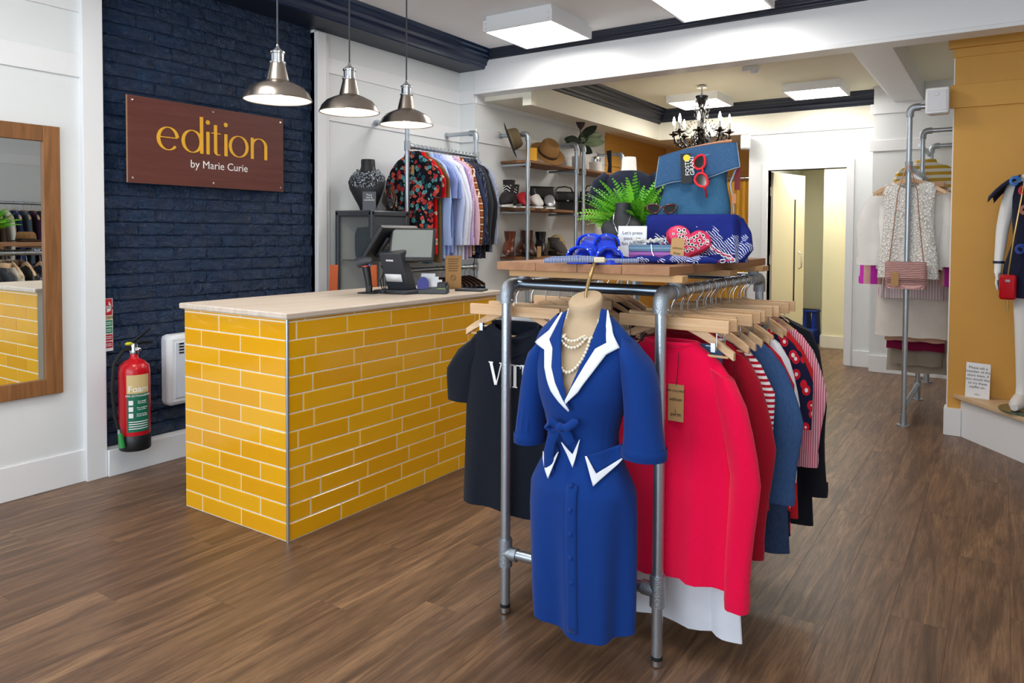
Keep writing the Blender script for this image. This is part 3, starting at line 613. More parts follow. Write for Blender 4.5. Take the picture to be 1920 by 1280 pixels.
def pillow(u, v):
    a = (u-.5)*2; b_ = v*2*pi; return None
mb = MB(); mb.grid(lambda u, v: ((u-.5)*.27*(1-.06*abs(2*v-1)**3), .055*(max(0, 1-abs(2*u-1)**4)*max(0, 1-abs(2*v-1)**4))**.5+random.uniform(-.004, .004), .245*v*(1-.04*abs(2*u-1))), 26, 22); mb.grid(lambda u, v: ((u-.5)*.27*(1-.06*abs(2*v-1)**3), -.055*(max(0, 1-abs(2*u-1)**4)*max(0, 1-abs(2*v-1)**4))**.5+random.uniform(-.004, .004), .245*v*(1-.04*abs(2*u-1))), 26, 22)
obj('cover', mb, plain('navy_fur', '141c2c', .95, bump=(180, .9, .02)), cu); obj('wrapper_edge', MB().tube([(-.05, -.058, .04), (.0, -.064, .12), (.03, -.06, .18)], .0025, 6), M_glass, cu)
# bust with chunky bead necklace, card, metal ornament, on the cabinet
def bust(name, label, loc, rz, h, mat, grp=None):
    t = thing(name, label, 'bust', loc, rz, grp)
    def ring(z, hw_, d, yo): return [(hw_*cos(a*2*pi/28), yo+d*sin(a*2*pi/28), z) for a in range(28)]
    k = h/.36
    obj('form', MB().rings([ring(z*k, a*k, b_*k, c*k) for z, a, b_, c in ((0, .055, .03, .03), (.03, .065, .032, .025), (.09, .095, .036, .01), (.15, .122, .042, -.005), (.20, .135, .046, .0), (.235, .125, .046, .012), (.265, .085, .042, .025), (.285, .058, .045, .03), (.31, .050, .046, .03), (.35, .049, .045, .028), (.36, .046, .042, .028))]), mat, t)
    obj('easel_back', MB().box((-.02*k, .03*k, 0), (.02*k, .075*k, .012)).tube([(0, .07*k, .006), (0, .04*k, .18*k)], .006*k, 6), mat, t); return t, k
bt, k = bust('necklace_bust', 'black neck bust wearing a chunky beaded collar on the cabinet', (-3.96, 3.95, gz), radians(28), .385, M_bust)
m = MB(); rr = random.Random(3)
for i in range(800):
    a = rr.uniform(0, 2*pi); q = rr.uniform(0, 1); w_ = .068+.055*q+rr.uniform(-.004, .004); front = max(0, -sin(a))
    m.octa((w_*cos(a)*1.02*k, (.02+w_*sin(a)*.72)*k - .012*front, (.287-.05*q-.055*front*q-.025*front)*k+rr.uniform(-.006, .006)), rr.uniform(.004, .0065), rr.uniform(.004, .008))
nk = thing('beaded_collar', 'chunky grey and silver beaded necklace around the black bust on the cabinet', 'necklace', (-3.96, 3.95, gz), radians(28)); obj('beads', m, blotch('5d6570', ('c9d0d8', '30343c', '9aa4b0', 'e6eaee'), 110, .6), nk, smooth=False)['kind'] = 'stuff'
pc = on(703, 385, 0, -3.80); cdd = thing('cabinet_card', 'dark grey printed card standing on top of the cabinet', 'card', (-3.83, 3.845, gz), radians(35)); obj('card', MB().box((-.048, -.003, 0), (.048, .003, .135)), plain('slate_card', '4a4d57', .5), cdd)
text('lettering', "That's\nnice &\nwonderful", .018, M_plate, cdd, Matrix.Translation((0, -.0032, .105)) @ Matrix.Rotation(pi/2, 4, 'X'), align='CENTER')
mo = thing('metal_ornament', 'tangled dark metal leaf ornament on the cabinet beside the floral shirt', 'ornament', (-3.82, 4.05, gz)); rr = random.Random(5)
for i in range(11):
    a = rr.uniform(0, 6.3); hh_ = rr.uniform(.05, .17); obj('leaf', MB().tube([(.01*cos(a), .01*sin(a), 0), (.05*cos(a), .05*sin(a), hh_*.5), (.045*cos(a+.5), .045*sin(a+.5), hh_), (.02*cos(a+1), .02*sin(a+1), hh_*.85)], [.006, .011, .008, .003], 8, flat=.4), plain('gunmetal', '5a534c', .3, .8), mo)
for i in range(10): obj('curl', MB().ball((rr.uniform(-.05, .05), rr.uniform(-.04, .07), rr.uniform(.008, .03)), rr.uniform(.008, .014), 8, 6), MATS['gunmetal'], mo)
# orange folding steps behind the counter
os_ = thing('orange_trestle', 'orange wooden legs standing behind the till', 'trestle', (-3.70, 3.55, 0), radians(40))
for sx, tl in ((-.16, .04), (.16, -.02)): obj('leg', MB().add([(sx-.03+a, b_, z) if z == 0 else (sx-.03+a+tl, b_, z) for z in (0, 1.16) for a, b_ in ((0, 0), (.055, 0), (.055, .03), (0, .03))], [(0,3,2,1),(4,5,6,7),(0,1,5,4),(1,2,6,5),(2,3,7,6),(3,0,4,7)]), wood('b5491c', 'd66a2c', 2, 2, .5), os_)
obj('rung', MB().box((-.15, .004, .55), (.15, .026, .60)), MATS["wood('b5491c', 'd66a2c', 2, 2, 0.5)"], os_)
# ================================================================ PIPE FRAMES, HANGERS, CLOTHES
PR = .0182
def pipe(parent, name, a, b, r=PR, mat=None): return obj(name, MB().tube([a, b], r, 14), mat or M_steel, parent, world=True)
def elbow(parent, p, d1, d2, r=PR, L=.045):
    p, d1, d2 = Vector(p), Vector(d1), Vector(d2); pts = []
    for i in range(9):
        t = i/8; pts.append(p+d1*(L*(1-t)**2)+d2*(L*t**2))
    o = obj('elbow', MB().tube([p+d1*(L+.022)]+pts+[p+d2*(L+.022)], r*1.42, 14), M_cast, parent, world=True)
    obj('grub_screw', MB().ball(p+d1*(L+.01)+d1.cross(d2)*r*1.25, .006, 8, 6), M_chrome, o, world=False).matrix_basis = parent.matrix_basis.inverted(); return o
def tee(parent, p, ax, br=None, r=PR, L=.038):
    p, ax = Vector(p), Vector(ax); m = MB().tube([p-ax*L, p+ax*L], r*1.4, 14)
    if br is not None: br = Vector(br); m.tube([p, p+br*.052], r*1.3, 14)
    return obj('tee_clamp', m, M_cast, parent, world=True)
def flange(parent, p, n, r=PR):
    p, n = Vector(p), Vector(n); return obj('flange', MB().tube([p, p+n*.006], .042, 20).tube([p+n*.006, p+n*.035], r*1.35, 14), M_cast, parent, world=True)
def make_hanger(name, label, kind, group):
    t = thing(name, label, 'hanger', (0, 0, 0), 0, group)
    hk = [(.0215*cos(a), 0, .0215*sin(a)) for a in [radians(q) for q in range(200, -31, -20)]]
    zt = -.088
    hk = [(x, y, z) for x, y, z in hk]; st = [(.019, 0, -.012), (.006, 0, -.03), (0, 0, -.045), (0, 0, zt+.01)]
    obj('hook', MB().tube(hk+st, .0019, 6), M_wire, t)
    if kind in ('arms', 'dark', 'arms_wide'):
        w = .235 if kind == 'arms_wide' else (.178 if kind == 'dark' else .215); mat = M_hangd if kind == 'dark' else M_hang; R = []
        for i in range(25):
            u = i/24*2-1; x = u*w; z = zt-(.055 if kind == 'dark' else .098)*abs(u)**1.35-.012*max(0, abs(u)-.8); h = .017-.004*abs(u); y = -.012*abs(u)
            th_ = .0065+.004*(abs(u) > .75)
            R.append([(x, y-th_, z-h), (x, y+th_, z-h), (x, y+th_*.8, z+h), (x, y-th_*.8, z+h)])
        obj('shoulders', MB().rings(R), mat, t, bevel=.002)
        if kind != 'dark': obj('trouser_bar', MB().tube([(-w+.02, -.01, zt-.105), (w-.02, -.01, zt-.105)], .0045, 8), M_hang, t)
    else:
        obj('bar', MB().box((-.19, -.007, zt-.028), (.19, .007, zt+.012)), M_hang, t, bevel=.002)
        for s in (-1, 1):
            o = obj('clip', MB().tube([(s*.15, 0, zt-.028), (s*.15, 0, zt-.07), (s*.115, 0, zt-.07)], .0018, 6).box((s*.14-.007, -.006, zt-.088), (s*.14+.007, .006, zt-.06)), M_wire, t)
    return t
HP = {k: make_hanger('clothes_hanger', 'x', k, None) for k in ('arms', 'dark', 'bar', 'arms_wide')}; HUSED = set()
def hanger(kind, loc, rz, label, group):
    if kind not in HUSED:
        HUSED.add(kind); h = HP[kind]; h.location = loc; h.rotation_euler = (0, 0, rz); h['label'] = label; h['group'] = group; return h
    return dup(HP[kind], loc, rz, label, group)
def garment(name, label, cat, loc, rz, mat, L=.85, sh=.205, hem=.225, dp=.032, neck=.07, zn=-.098, sleeve=None, sl=.5, sw=.062, fold=.008, nf=5, seed=0, group=None, collar=None, waist=0, drop=.066, cuff=.85, mats=None, vneck=0):
    rr = random.Random(seed*7+3); ph = [rr.uniform(0, 6.28) for _ in range(4)]; t = thing(name, label, cat, loc, rz, group); N = 44
    prof = [(zn+.006, neck, .030), (zn-.006, neck+.022, .030), (zn-drop*.55, (neck+sh)/2+.02, .032), (zn-drop, sh-.012, .034), (zn-drop-.022, sh, dp)]
    zb = prof[-1][0]; n2 = 13
    for i in range(1, n2+1):
        u = i/n2; z = zb+(-L-zb)*u; w = sh+(hem-sh)*u-waist*sin(pi*min(1, u*1.3))
        prof.append((z, w, dp*(1+.25*u)))
    R = []
    for z, w, d in prof:
        u = max(0, min(1, (zb-z)/(zb+L))) if z < zb else 0; ring = []
        for k in range(N):
            a = 2*pi*k/N; c_, s_ = cos(a), sin(a); x = w*math.copysign(abs(c_)**.7, c_); y = d*math.copysign(abs(s_)**.8, s_)
            f_ = fold*(.25+u)*(sin(nf*x/w*1.7+ph[0]+1.3*u)+.5*sin(nf*2.3*x/w+ph[1]))*(1-abs(x/w)**4)*(1 if z < zb+.01 else .2)
            zz = z
            if z > zb and s_ < 0: zz = z-vneck*max(0, 1-abs(x)/(neck+.02))
            if u > .9: zz += .006*sin(3*x/w+ph[2])
            ring.append((x, y+f_, zz))
        R.append(ring)
    obj('body', MB().rings(R, False, False), mat, t, angle=60)
    sm = (mats or {}).get('sleeve', mat)
    if sleeve:
        for s in (-1, 1):
            R = []; n3 = 9
            for i in range(n3+1):
                u = i/n3; z = zn-drop+.004-(sl)*u; xc = s*(sh-.035+.075*min(1, u*2.2)*(1 if sleeve == 'long' else .9)+(.015*sin(u*5+ph[2]) if sleeve == 'long' else 0)); w = sw*(.72 if i == 0 else 1)*(1-(1-cuff)*u)
                yo = -.006*sin(u*4+ph[3]) - (.012*u if sleeve == 'long' else 0)
                R.append([(xc+w*.78*cos(2*pi*k/18), yo+max(.02, dp*.8)*(1+.12*sin(k*1.4+6*u+ph[1]))*sin(2*pi*k/18), z+.022*s*cos(2*pi*k/18)*(-1)*(1-u)) for k in range(18)])
            obj('sleeve', MB().rings(R, True, False), sm, t, angle=60)
            if sleeve == 'long':
                q = R[-1]; cz = q[0][2]; cxm = sum(p[0] for p in q)/18; cym = sum(p[1] for p in q)/18
                obj('cuff', MB().rings([[(cxm+(p[0]-cxm)*k_, cym+(p[1]-cym)*k_, p[2]+dz) for p in q] for k_, dz in ((1.03, .05), (1.05, .02), (1.0, -.008))], False, False), sm, t, angle=60)
    if collar:
        cm_ = (mats or {}).get('collar', mat); q = []
        for i in range(21):
            a = radians(-250+320*i/20); q.append(((neck-.004)*cos(a), .030*sin(a)))
        if collar == 'shirt':
            obj('collar', MB().add([(x*k_, y*k_, zn+z_) for k_, z_ in ((.9, -.005), (.96, .03), (1.12, .028), (1.45, -.022)) for x, y in q], [(21*j+i, 21*j+i+1, 21*(j+1)+i+1, 21*(j+1)+i) for j in range(3) for i in range(20)]), cm_, t, solid=.002, angle=60)
        else: obj('neckband', MB().tube([((neck+.006)*cos(2*pi*i/28), .032*sin(2*pi*i/28), zn+.003-(vneck+.004)*(max(0, -sin(2*pi*i/28)))) for i in range(28)], .0085, 8, closed=True), cm_, t)
        if collar == 'shirt':
            obj('placket', MB().grid(lambda u, v: ((u-.5)*.034, -dp*1.12-.006-.004*sin(v*9), zn-drop-.02+(-L+.03-(zn-drop-.02))*v), 3, 14), mat, t)
            for i in range(6): obj('button', MB().lathe([(.0055, 0), (.0055, .002), (0, .003)], 10), M_plate, t).matrix_basis = Matrix.Translation((0, -dp*1.15-.008, zn-.10-.115*i)) @ Matrix.Rotation(pi/2, 4, 'X')
    return t
def bottoms(name, label, cat, loc, rz, mat, L=.7, w0=.16, w1=.2, z0=-.165, dp=.022, pleat=0, npl=9, legs=False, seed=0, group=None, band=None):
    t = thing(name, label, cat, loc, rz, group); rr = random.Random(seed); ph = rr.uniform(0, 6); N = 60 if pleat else 32
    def body(x0, sx):
        R = []
        for i in range(11):
            u = i/10; z = z0-(L+z0)*u; w = (w0+(w1-w0)*u)*sx
            ring = []
            for k in range(N):
                a = 2*pi*k/N; c_, s_ = cos(a), sin(a); x = w*math.copysign(abs(c_)**.6, c_); d = dp*(1+.8*u if pleat else 1)
                f_ = pleat*u*sin(npl*pi*x/w)+.006*u*sin(4*x/w+ph); ring.append((x0*(1-.15*u)+x, d*math.copysign(abs(s_)**.8, s_)+f_, z+.004*sin(5*x/w+ph)*u))
            R.append(ring)
        return MB().rings(R, False, False)
    if legs:
        obj('leg', body(-w0*.5, .53), mat, t, angle=60); obj('leg', body(w0*.5, .53), mat, t, angle=60)
    else: obj('skirt_body', body(0, 1), mat, t, angle=60)
    obj('waistband', MB().rings([[(w0*1.02*math.copysign(abs(cos(a))**.6, cos(a)), dp*1.15*sin(a), z) for a in [2*pi*k/32 for k in range(32)]] for z in (z0+.005, z0-.03)], True, False), band or mat, t, angle=60)
    return t
# ---------------------------------------------------------------- shirt rail on the left wall
ax, ay0, ay1, az, az2, azt = -3.85, 4.275, 5.165, 2.055, 1.09, 2.258
ra = thing('shirt_rail', 'galvanised pipe rail fixed to the white wall holding mens shirts', 'clothes rail', (ax, ay0, 0))
for y_ in (ay0, ay1):
    pipe(ra, 'wall_arm', (-4.2, y_, azt), (ax-.04, y_, azt)); flange(ra, (-4.199, y_, azt), (1, 0, 0)); elbow(ra, (ax, y_, azt), (-1, 0, 0), (0, 0, -1))
    pipe(ra, 'upright', (ax, y_, azt-.04), (ax, y_, .02)); obj('foot', MB().tube([(ax, y_, 0), (ax, y_, .03)], .026, 14), M_cast, ra, world=True)
    sgn = 1 if y_ == ay0 else -1
    tee(ra, (ax, y_, az), (0, 0, 1), (0, sgn, 0)); tee(ra, (ax, y_, az2), (0, 0, 1), (0, sgn, 0))
pipe(ra, 'hanging_rail', (ax, ay0, az), (ax, ay1, az)); pipe(ra, 'hanging_rail', (ax, ay0, az2), (ax, ay1, az2))
FLORAL = blotch('17171f', ('c23a3a', '5fa3a8', 'd8604a', '2e5a66', 'a82f36', '7fb5b0'), 26, .5)
SH = [('black shirt with large red and teal flowers', FLORAL, 'short'), ('bright red printed shirt', blotch('c8141f', ('e03030', 'd8c0b0', 'b01018', 'c8141f'), 18, .4), 'short'), ('olive brown shirt', fabric('6e5a34'), 'short'), ('sky blue cotton shirt', fabric('9fb6e6'), 'long'),
      ('periwinkle blue short-sleeved shirt', fabric('8c9bd0'), 'short'), ('fine blue gingham shirt', plaid('c9d4f0', '7e97d8', '5c78c4', 45), 'short'), ('pale blue cotton shirt', fabric('bccaec'), 'long'), ('very pale grey shirt', fabric('d6d9e6'), 'long'),
      ('white shirt with faint blue lines', stripes('e9ebf2', 'c2cbe2', 60, 'X', .8), 'long'), ('lilac gingham shirt', plaid('e6dcef', 'a884c0', '8f6ab0', 42), 'long'), ('dusty pink shirt', fabric('d2aebb'), 'long'), ('brown, rust and white plaid shirt', plaid('a8632a', '5b3422', 'e6d9c8', 11), 'long'),
      ('plain navy shirt', fabric('2a3350'), 'long'), ('navy shirt with small white dots', dots('262c40', 'cfd6e0', 90, .22), 'long'), ('charcoal shirt', fabric('2b2d33'), 'long'), ('black cotton shirt', fabric('1a1a1e'), 'long'), ('navy and white micro-check shirt', plaid('2a3046', '8c96b4', 'c3cadb', 60), 'long')]
for i, (d, m_, sv) in enumerate(SH):
    y_ = ay0+.065+i*.0485; rz = radians(random.uniform(-1, 1)); d2 = d+' hanging on the wall pipe rail'
    garment('shirt', d2, 'shirt', (ax, y_, az), rz, m_, L=.86+random.uniform(-.03, .05), hem=.21, dp=.016, zn=-.068, sleeve=sv, sl=.27 if sv == 'short' else .63, sw=.075 if sv == 'short' else .055, fold=.003, seed=i, group='shirts on the wall rail', collar='shirt')
    hanger('dark', (ax, y_, az), rz, 'dark wooden hanger inside the '+d, 'dark shirt hangers')
obj('price_tag', MB().box((.03, -.05, -.22), (.055, -.047, -.15)), M_kraft, [o for o in COL.objects if o.get('label', '').startswith('black shirt with large')][0])
for i in range(8):
    y_ = ay0+.36+i*.062; c = ('1b1c22', '20263a', '16171b', '27304a', '1d1d22', '2b3a5c', '1a1c24', '23304f')[i]; nm = ('first', 'second', 'third', 'fourth', 'fifth', 'sixth', 'seventh', 'last')[i]
    bottoms('trousers', f'dark trousers on the lower wall rail, {nm} from the till', 'trousers', (ax, y_, az2), 0, fabric(c), L=.95, w0=.17, w1=.17, legs=True, dp=.018, seed=i, group='dark trousers on the lower rail')
    hanger('dark', (ax, y_, az2), 0, f'dark wooden hanger on the lower wall rail, {nm} from the till', 'dark trouser hangers')
# ---------------------------------------------------------------- island rack
ix0, ix1, iy0, iy1, iz = -1.484, -.895, 2.178, 3.30, 1.193
ir = thing('island_rack', 'free-standing galvanised pipe clothes rack with plank top', 'clothes rack', (ix0, iy0, 0))
for x_ in (ix0, ix1):
    for y_ in (iy0, iy1):
        pipe(ir, 'upright', (x_, y_, .02), (x_, y_, iz-.045)); ft = obj('foot', MB().tube([(x_, y_, .004), (x_, y_, .022)], .0198, 14), M_chrome, ir, world=True); obj('foot_pad', MB().tube([(x_, y_, .02), (x_, y_, .034)], .0188, 14), M_rubber, ir, world=True)
        elbow(ir, (x_, y_, iz), (0, 0, -1), (0, 1 if y_ == iy0 else -1, 0), L=.04)
    pipe(ir, 'hanging_rail', (x_, iy0+.03, iz), (x_, iy1-.03, iz))
    for y_ in (iy0+.115, iy1-.10): tee(ir, (x_, y_, iz), (0, 1, 0), (0, 0, 1), L=.03)
    for y_ in (iy0+.115, iy1-.10): obj('stub', MB().tube([(x_, y_, iz+.03), (x_, y_, 1.232)], .010, 10), M_dsteel, ir, world=True)
pipe(ir, 'cross_bar', (ix0+.02, iy0+.055, iz+.004), (ix1-.02, iy0+.055, iz+.004), mat=M_dsteel); pipe(ir, 'cross_bar', (ix0+.02, iy1-.06, iz+.004), (ix1-.02, iy1-.06, iz+.004), mat=M_dsteel)
for x_ in (ix0, ix1):
    s = 1 if x_ == ix0 else -1; tee(ir, (x_, iy0, .222 if s > 0 else .244), (0, 0, 1), (s, 0, 0), L=.05)
pipe(ir, 'low_bar', (ix0, iy0, .222), (ix1, iy0, .244)); pipe(ir, 'low_bar', (ix0, iy1, .23), (ix1, iy1, .23))
WT = wood('8e6246', 'b98c64', 1, 1.6, .6); WT2 = wood('b98a58', 'd9b283', 0, 1.6, .6)
for k in range(4):
    x0 = -1.487+k*.161; obj('top_plank', MB().box((x0+.0006, 2.118, 1.253), (x0+.1604, 3.20, 1.282)), WT, ir, bevel=.002, world=True)
for y_, w_ in ((2.15, .05), (2.62, .09), (3.05, .09)): obj('batten', MB().box((-1.455, y_, 1.231), (-.815, y_+w_, 1.253)), WT2, ir, bevel=.002, world=True)
ISL_R = [('hot pink-red knitted jumper with a price tag', 'jumper', knit('f00346'), dict(L=.92, sh=.205, hem=.215, dp=.042, zn=-.165, drop=.085, neck=.085, sleeve='long', sl=.72, sw=.07, cuff=.7, collar='band', fold=.012)),
         ('long white cotton slip dress', 'dress', fabric('e6eaf4'), dict(L=1.12, sh=.16, hem=.225, dp=0.016, zn=-.2, drop=.05, fold=.017, nf=8)),
         ('dark red ribbed knit jumper', 'jumper', knit('a00a24'), dict(L=.90, sh=.205, hem=.205, dp=0.029, zn=-.14, drop=.06, sleeve='long', sl=.66, sw=.07, cuff=.75, collar='band')),
         ('red and white striped top', 'top', stripes('b51028', 'f0ecec', 17, 'Z', .5), dict(L=.80, sh=.20, hem=.205, dp=0.022, zn=-.13, sleeve='short', sl=.3, sw=.06)),
         ('mid-blue denim shirt', 'shirt', denim('0d3361', '164a80'), dict(L=.72, sh=.235, hem=.25, dp=0.025, zn=-.125, sleeve='long', sl=.53, sw=.085, cuff=1.0, collar='shirt')),
         ('red top with white piping', 'top', fabric('c00f24'), dict(L=.80, sh=.215, hem=.22, dp=0.022, zn=-.13, sleeve='short', sl=.3, sw=.07, collar='band', mats={'collar': fabric('f0eef0')})),
         ('white cardigan', 'cardigan', fabric('e2e4ea'), dict(L=.66, sh=.225, hem=.22, dp=0.018, zn=-.12, sleeve='long', sl=.5)),
         ('dark denim pinafore', 'pinafore', denim('0c2448', '16386a'), dict(L=.98, sh=.215, hem=.265, dp=0.025, zn=-.14)),
         ('navy dress printed with red and white spots', 'dress', ringspots('1c1a3a', 'd01c30', 'f2e6e6', 32), dict(L=.94, sh=.235, hem=.25, dp=0.025, zn=-.13, sleeve='short', sl=.34, sw=.075)),
         ('plain red tunic', 'tunic', fabric('c81a24'), dict(L=.9, sh=.235, hem=.265, dp=0.022, zn=-.12, sleeve='short', sl=.28)),
         ('pink and white striped blouse', 'blouse', stripes('d8607c', 'eccad2', 40, 'X', .6), dict(L=.72, sh=.24, hem=.25, dp=0.022, zn=-.12, sleeve='long', sl=.52, sw=.075)),
         ('long black coat', 'coat', fabric('14161f'), dict(L=.96, sh=.245, hem=.29, dp=0.032, zn=-.11, sleeve='long', sl=.66, sw=.08))]
ys = [2.27, 2.35, 2.415, 2.50, 2.575, 2.65, 2.71, 2.77, 2.85, 2.925, 2.995, 3.07]; GI = {}
for i, (d, nm, m_, kw) in enumerate(ISL_R):
    rz = radians(random.uniform(-4, 4)) if i > 1 else radians(-3)
    GI[i] = garment(nm, d+' on the right side of the island rack', nm, (ix1, ys[i], iz), rz, m_, seed=20+i, group='clothes on the right of the island rack', **kw)
    hanger('bar' if i in (1, 7) else 'arms', (ix1, ys[i], iz), rz, 'pale wooden hanger inside the '+d, 'pale hangers on the island rack')
for i, y_ in enumerate((2.31, 2.455, 2.54, 2.61, 2.81, 2.96, 3.03)):
    nm = ('first', 'second', 'third', 'fourth', 'fifth', 'sixth', 'farthest')[i]; c = ('1f3a66', 'c3c6cc', '30343c', '16223c', 'd8d9de', '8a1424', '22242c')[i]
    rz = radians(random.uniform(-6, 6)-(8 if i == 0 else 0)); hanger('bar', (ix1+.02, y_, iz), rz, f'pale clip hanger with straight bar on the island rack right rail, {nm} from the front', 'clip hangers on the island rack')
    bottoms('skirt', f'folded skirt clipped on the island rack right rail, {nm} from the front', 'skirt', (ix1+.02, y_, iz), rz, denim('1b3a68', '28527e') if i in (0, 3) else fabric(c), L=.62, w0=.14, w1=.16, z0=-.17, dp=.012, seed=i, group='skirts clipped on the island rack')
hanger('bar', (ix1+.015, 2.236, iz), radians(-4), 'pale clip hanger with straight bar at the very front of the right rail', 'clip hangers on the island rack')
hanger('bar', (ix0-.0, 2.226, iz), radians(3), 'pale clip hanger with straight bar at the very front of the left rail', 'clip hangers on the island rack')
tg = thing('price_tag', 'kraft price tag hanging on the pink-red jumper', 'tag', (-.858, 2.2205, .785)); tg_w = .05
obj('card', MB().box((-.026, -.001, 0), (.026, .001, .118)), M_kraft, tg); obj('cord', MB().tube([(0, 0, .112), (.004, 0, .15), (.006, .002, .22)], .0012, 6), M_ink, tg)
text('lettering', 'edition', .015, M_ink, tg, Matrix.Translation((0, -.0012, .066)) @ Matrix.Rotation(pi/2, 4, 'X'), align='CENTER'); text('lettering', 'RED COLLARED', .0085, M_ink, tg, Matrix.Translation((0, -.0012, .095)) @ Matrix.Rotation(pi/2, 4, 'X'), align='CENTER'); text('lettering', 'L\n£49.90', .013, M_ink, tg, Matrix.Translation((0, -.0012, .03)) @ Matrix.Rotation(pi/2, 4, 'X'), align='CENTER')
# left rail of the island: VLTN T-shirt first
TEE = garment('t_shirt', 'navy T-shirt with white serif letters on the left of the island rack', 't-shirt', (ix0-.01, 2.258, iz), radians(2), fabric('0c1320', name='tee_navy'), L=.85, sh=.215, hem=.235, dp=.03, zn=-.15, drop=.07, neck=.095, sleeve='short', sl=.25, sw=.085, collar='band', fold=.009, seed=41, vneck=.05, cuff=1.05)
hanger('arms', (ix0-.01, 2.258, iz), radians(2), 'pale wooden hanger inside the navy lettered T-shirt', 'pale hangers on the island rack')
def serif(ch, x, parent, zb, h, y):
    m = MB(Matrix.Translation((0, y, zb)) @ Matrix.Rotation(pi/2, 4, 'X')); T_, t_ = .0125, .0035
    def st(p, a=T_, b_=t_): stroke(m, [(x+q, r_) for q, r_ in p], a, b_, .0012)
    def sf(cx, yy, w_=.018): stroke(m, [(x+cx-w_, yy), (x+cx+w_, yy)], .004, .004, .0014)
    if ch == 'V': st([(0, h), (.022, 0)]); st([(.046, h), (.024, 0)], .004, .0035); sf(0, h, .010); sf(.046, h, .008)
    if ch == 'L': st([(.006, 0), (.006, h)]); stroke(m, [(x, .002), (x+.032, .002)], .004, .004, .0012); sf(.006, h, .010); sf(.006, 0, .010)
    if ch == 'T': st([(.023, 0), (.023, h)]); stroke(m, [(x, h-.002), (x+.046, h-.002)], .004, .004, .0012); stroke(m, [(x, h-.012), (x, h)], .003, .003, .0013); stroke(m, [(x+.046, h-.012), (x+.046, h)], .003, .003, .0013); sf(.023, 0, .010)
    if ch == 'N': st([(.006, 0), (.006, h)], .004, .0035); st([(.006, h), (.042, 0)]); st([(.042, 0), (.042, h)], .004, .0035); sf(.006, 0, .008); sf(.042, h, .008); sf(.005, h, .008)
    obj('letter', m, M_plate, parent, smooth=False)
for ch, x in zip('VLTN', (-.082, -.032, .0, .05)): serif(ch, x, TEE, -.372, .082, -.046)
ISL_L = [('white cotton top', 'top', fabric('e4e6ec'), dict(L=.86, sh=.2, hem=.22, dp=.02)), ('black vest top', 'top', fabric('15161a'), dict(L=.80, sh=.20, hem=.24, dp=.03, sleeve='short', sl=.24)), ('black jumper', 'jumper', knit('17181c'), dict(L=.72, sh=.225, hem=.23, dp=.04, sleeve='long', sl=.6)),
         ('dark grey blouse', 'blouse', fabric('3a3d44'), dict(L=.75, sh=.22, hem=.23, dp=.03, sleeve='long', sl=.55)), ('cream blouse', 'blouse', fabric('e0d9c8'), dict(L=.72, sh=.21, hem=.23, dp=.03, sleeve='long', sl=.55)), ('black leather jacket', 'jacket', plain('black_leather', '141416', .35), dict(L=.68, sh=.235, hem=.23, dp=.045, sleeve='long', sl=.6, sw=.07)), ('navy dress', 'dress', fabric('1c2338'), dict(L=.98, sh=.215, hem=.26, dp=.03)), ('checked blouse', 'blouse', plaid('d8dce4', '8c98b0', 'b03040', 30), dict(L=.74, sh=.21, hem=.23, dp=.03, sleeve='long', sl=.55))]
for i, (d, nm, m_, kw) in enumerate(ISL_L):
    y_ = 2.345+i*.105; rz = radians(random.uniform(-4, 4)); garment(nm, d+' on the left side of the island rack', nm, (ix0, y_, iz), rz, m_, seed=60+i, group='clothes on the left of the island rack', zn=-.12, **kw)
    hanger('bar' if i in (0, 3) else 'arms', (ix0, y_, iz), rz, 'pale wooden hanger inside the '+d+' on the island left rail', 'pale hangers on the island rack')
# ---------------------------------------------------------------- rack in the right-hand alcove
rx, rz_ = -.582, 1.875
rk = thing('alcove_rack', 'galvanised pipe clothes rack in the white alcove', 'clothes rack', (rx, 6.0, 0))
for i, (y_, zt) in enumerate(((5.99, 2.30), (7.02, 2.255), (7.9, 2.22))):
    pipe(rk, 'upright', (rx, y_, .02), (rx, y_, zt-.04)); elbow(rk, (rx, y_, zt), (0, 0, -1), (1, 0, 0)); pipe(rk, 'wall_arm', (rx+.04, y_, zt), (.12, y_, zt)); flange(rk, (.119, y_, zt), (-1, 0, 0)); obj('foot_flange', MB().tube([(rx, y_, 0), (rx, y_, .008)], .045, 20).tube([(rx, y_, .008), (rx, y_, .08)], .0235, 14), M_cast, rk, world=True); tee(rk, (rx, y_, rz_), (0, 0, 1), None)
pipe(rk, 'upper_rail', (-.60, 7.02, 2.14), (-.60, 7.9, 2.14)); pipe(rk, 'hanging_rail', (rx, 5.99, rz_), (rx, 7.9, rz_)); pipe(rk, 'low_bar', (rx, 5.99, .125), (rx, 7.02, .125)); tee(rk, (rx, 7.02, .125), (0, 0, 1), (0, -1, 0))
@cached
def lace():
    t = NT('lace'); v = t.co(); vo = t.n('TexVoronoi', Vector=v, Scale=55.0, feature='DISTANCE_TO_EDGE'); vo2 = t.n('TexVoronoi', Vector=v, Scale=55.0)
    e = t.math('LESS_THAN', vo.outputs[0], .09); c = t.mix(e, 'f6f5f0', 'c4c0b8'); t.bump(vo2.outputs[0], .8, .01); return t.fin(c, .8, 0, .3)
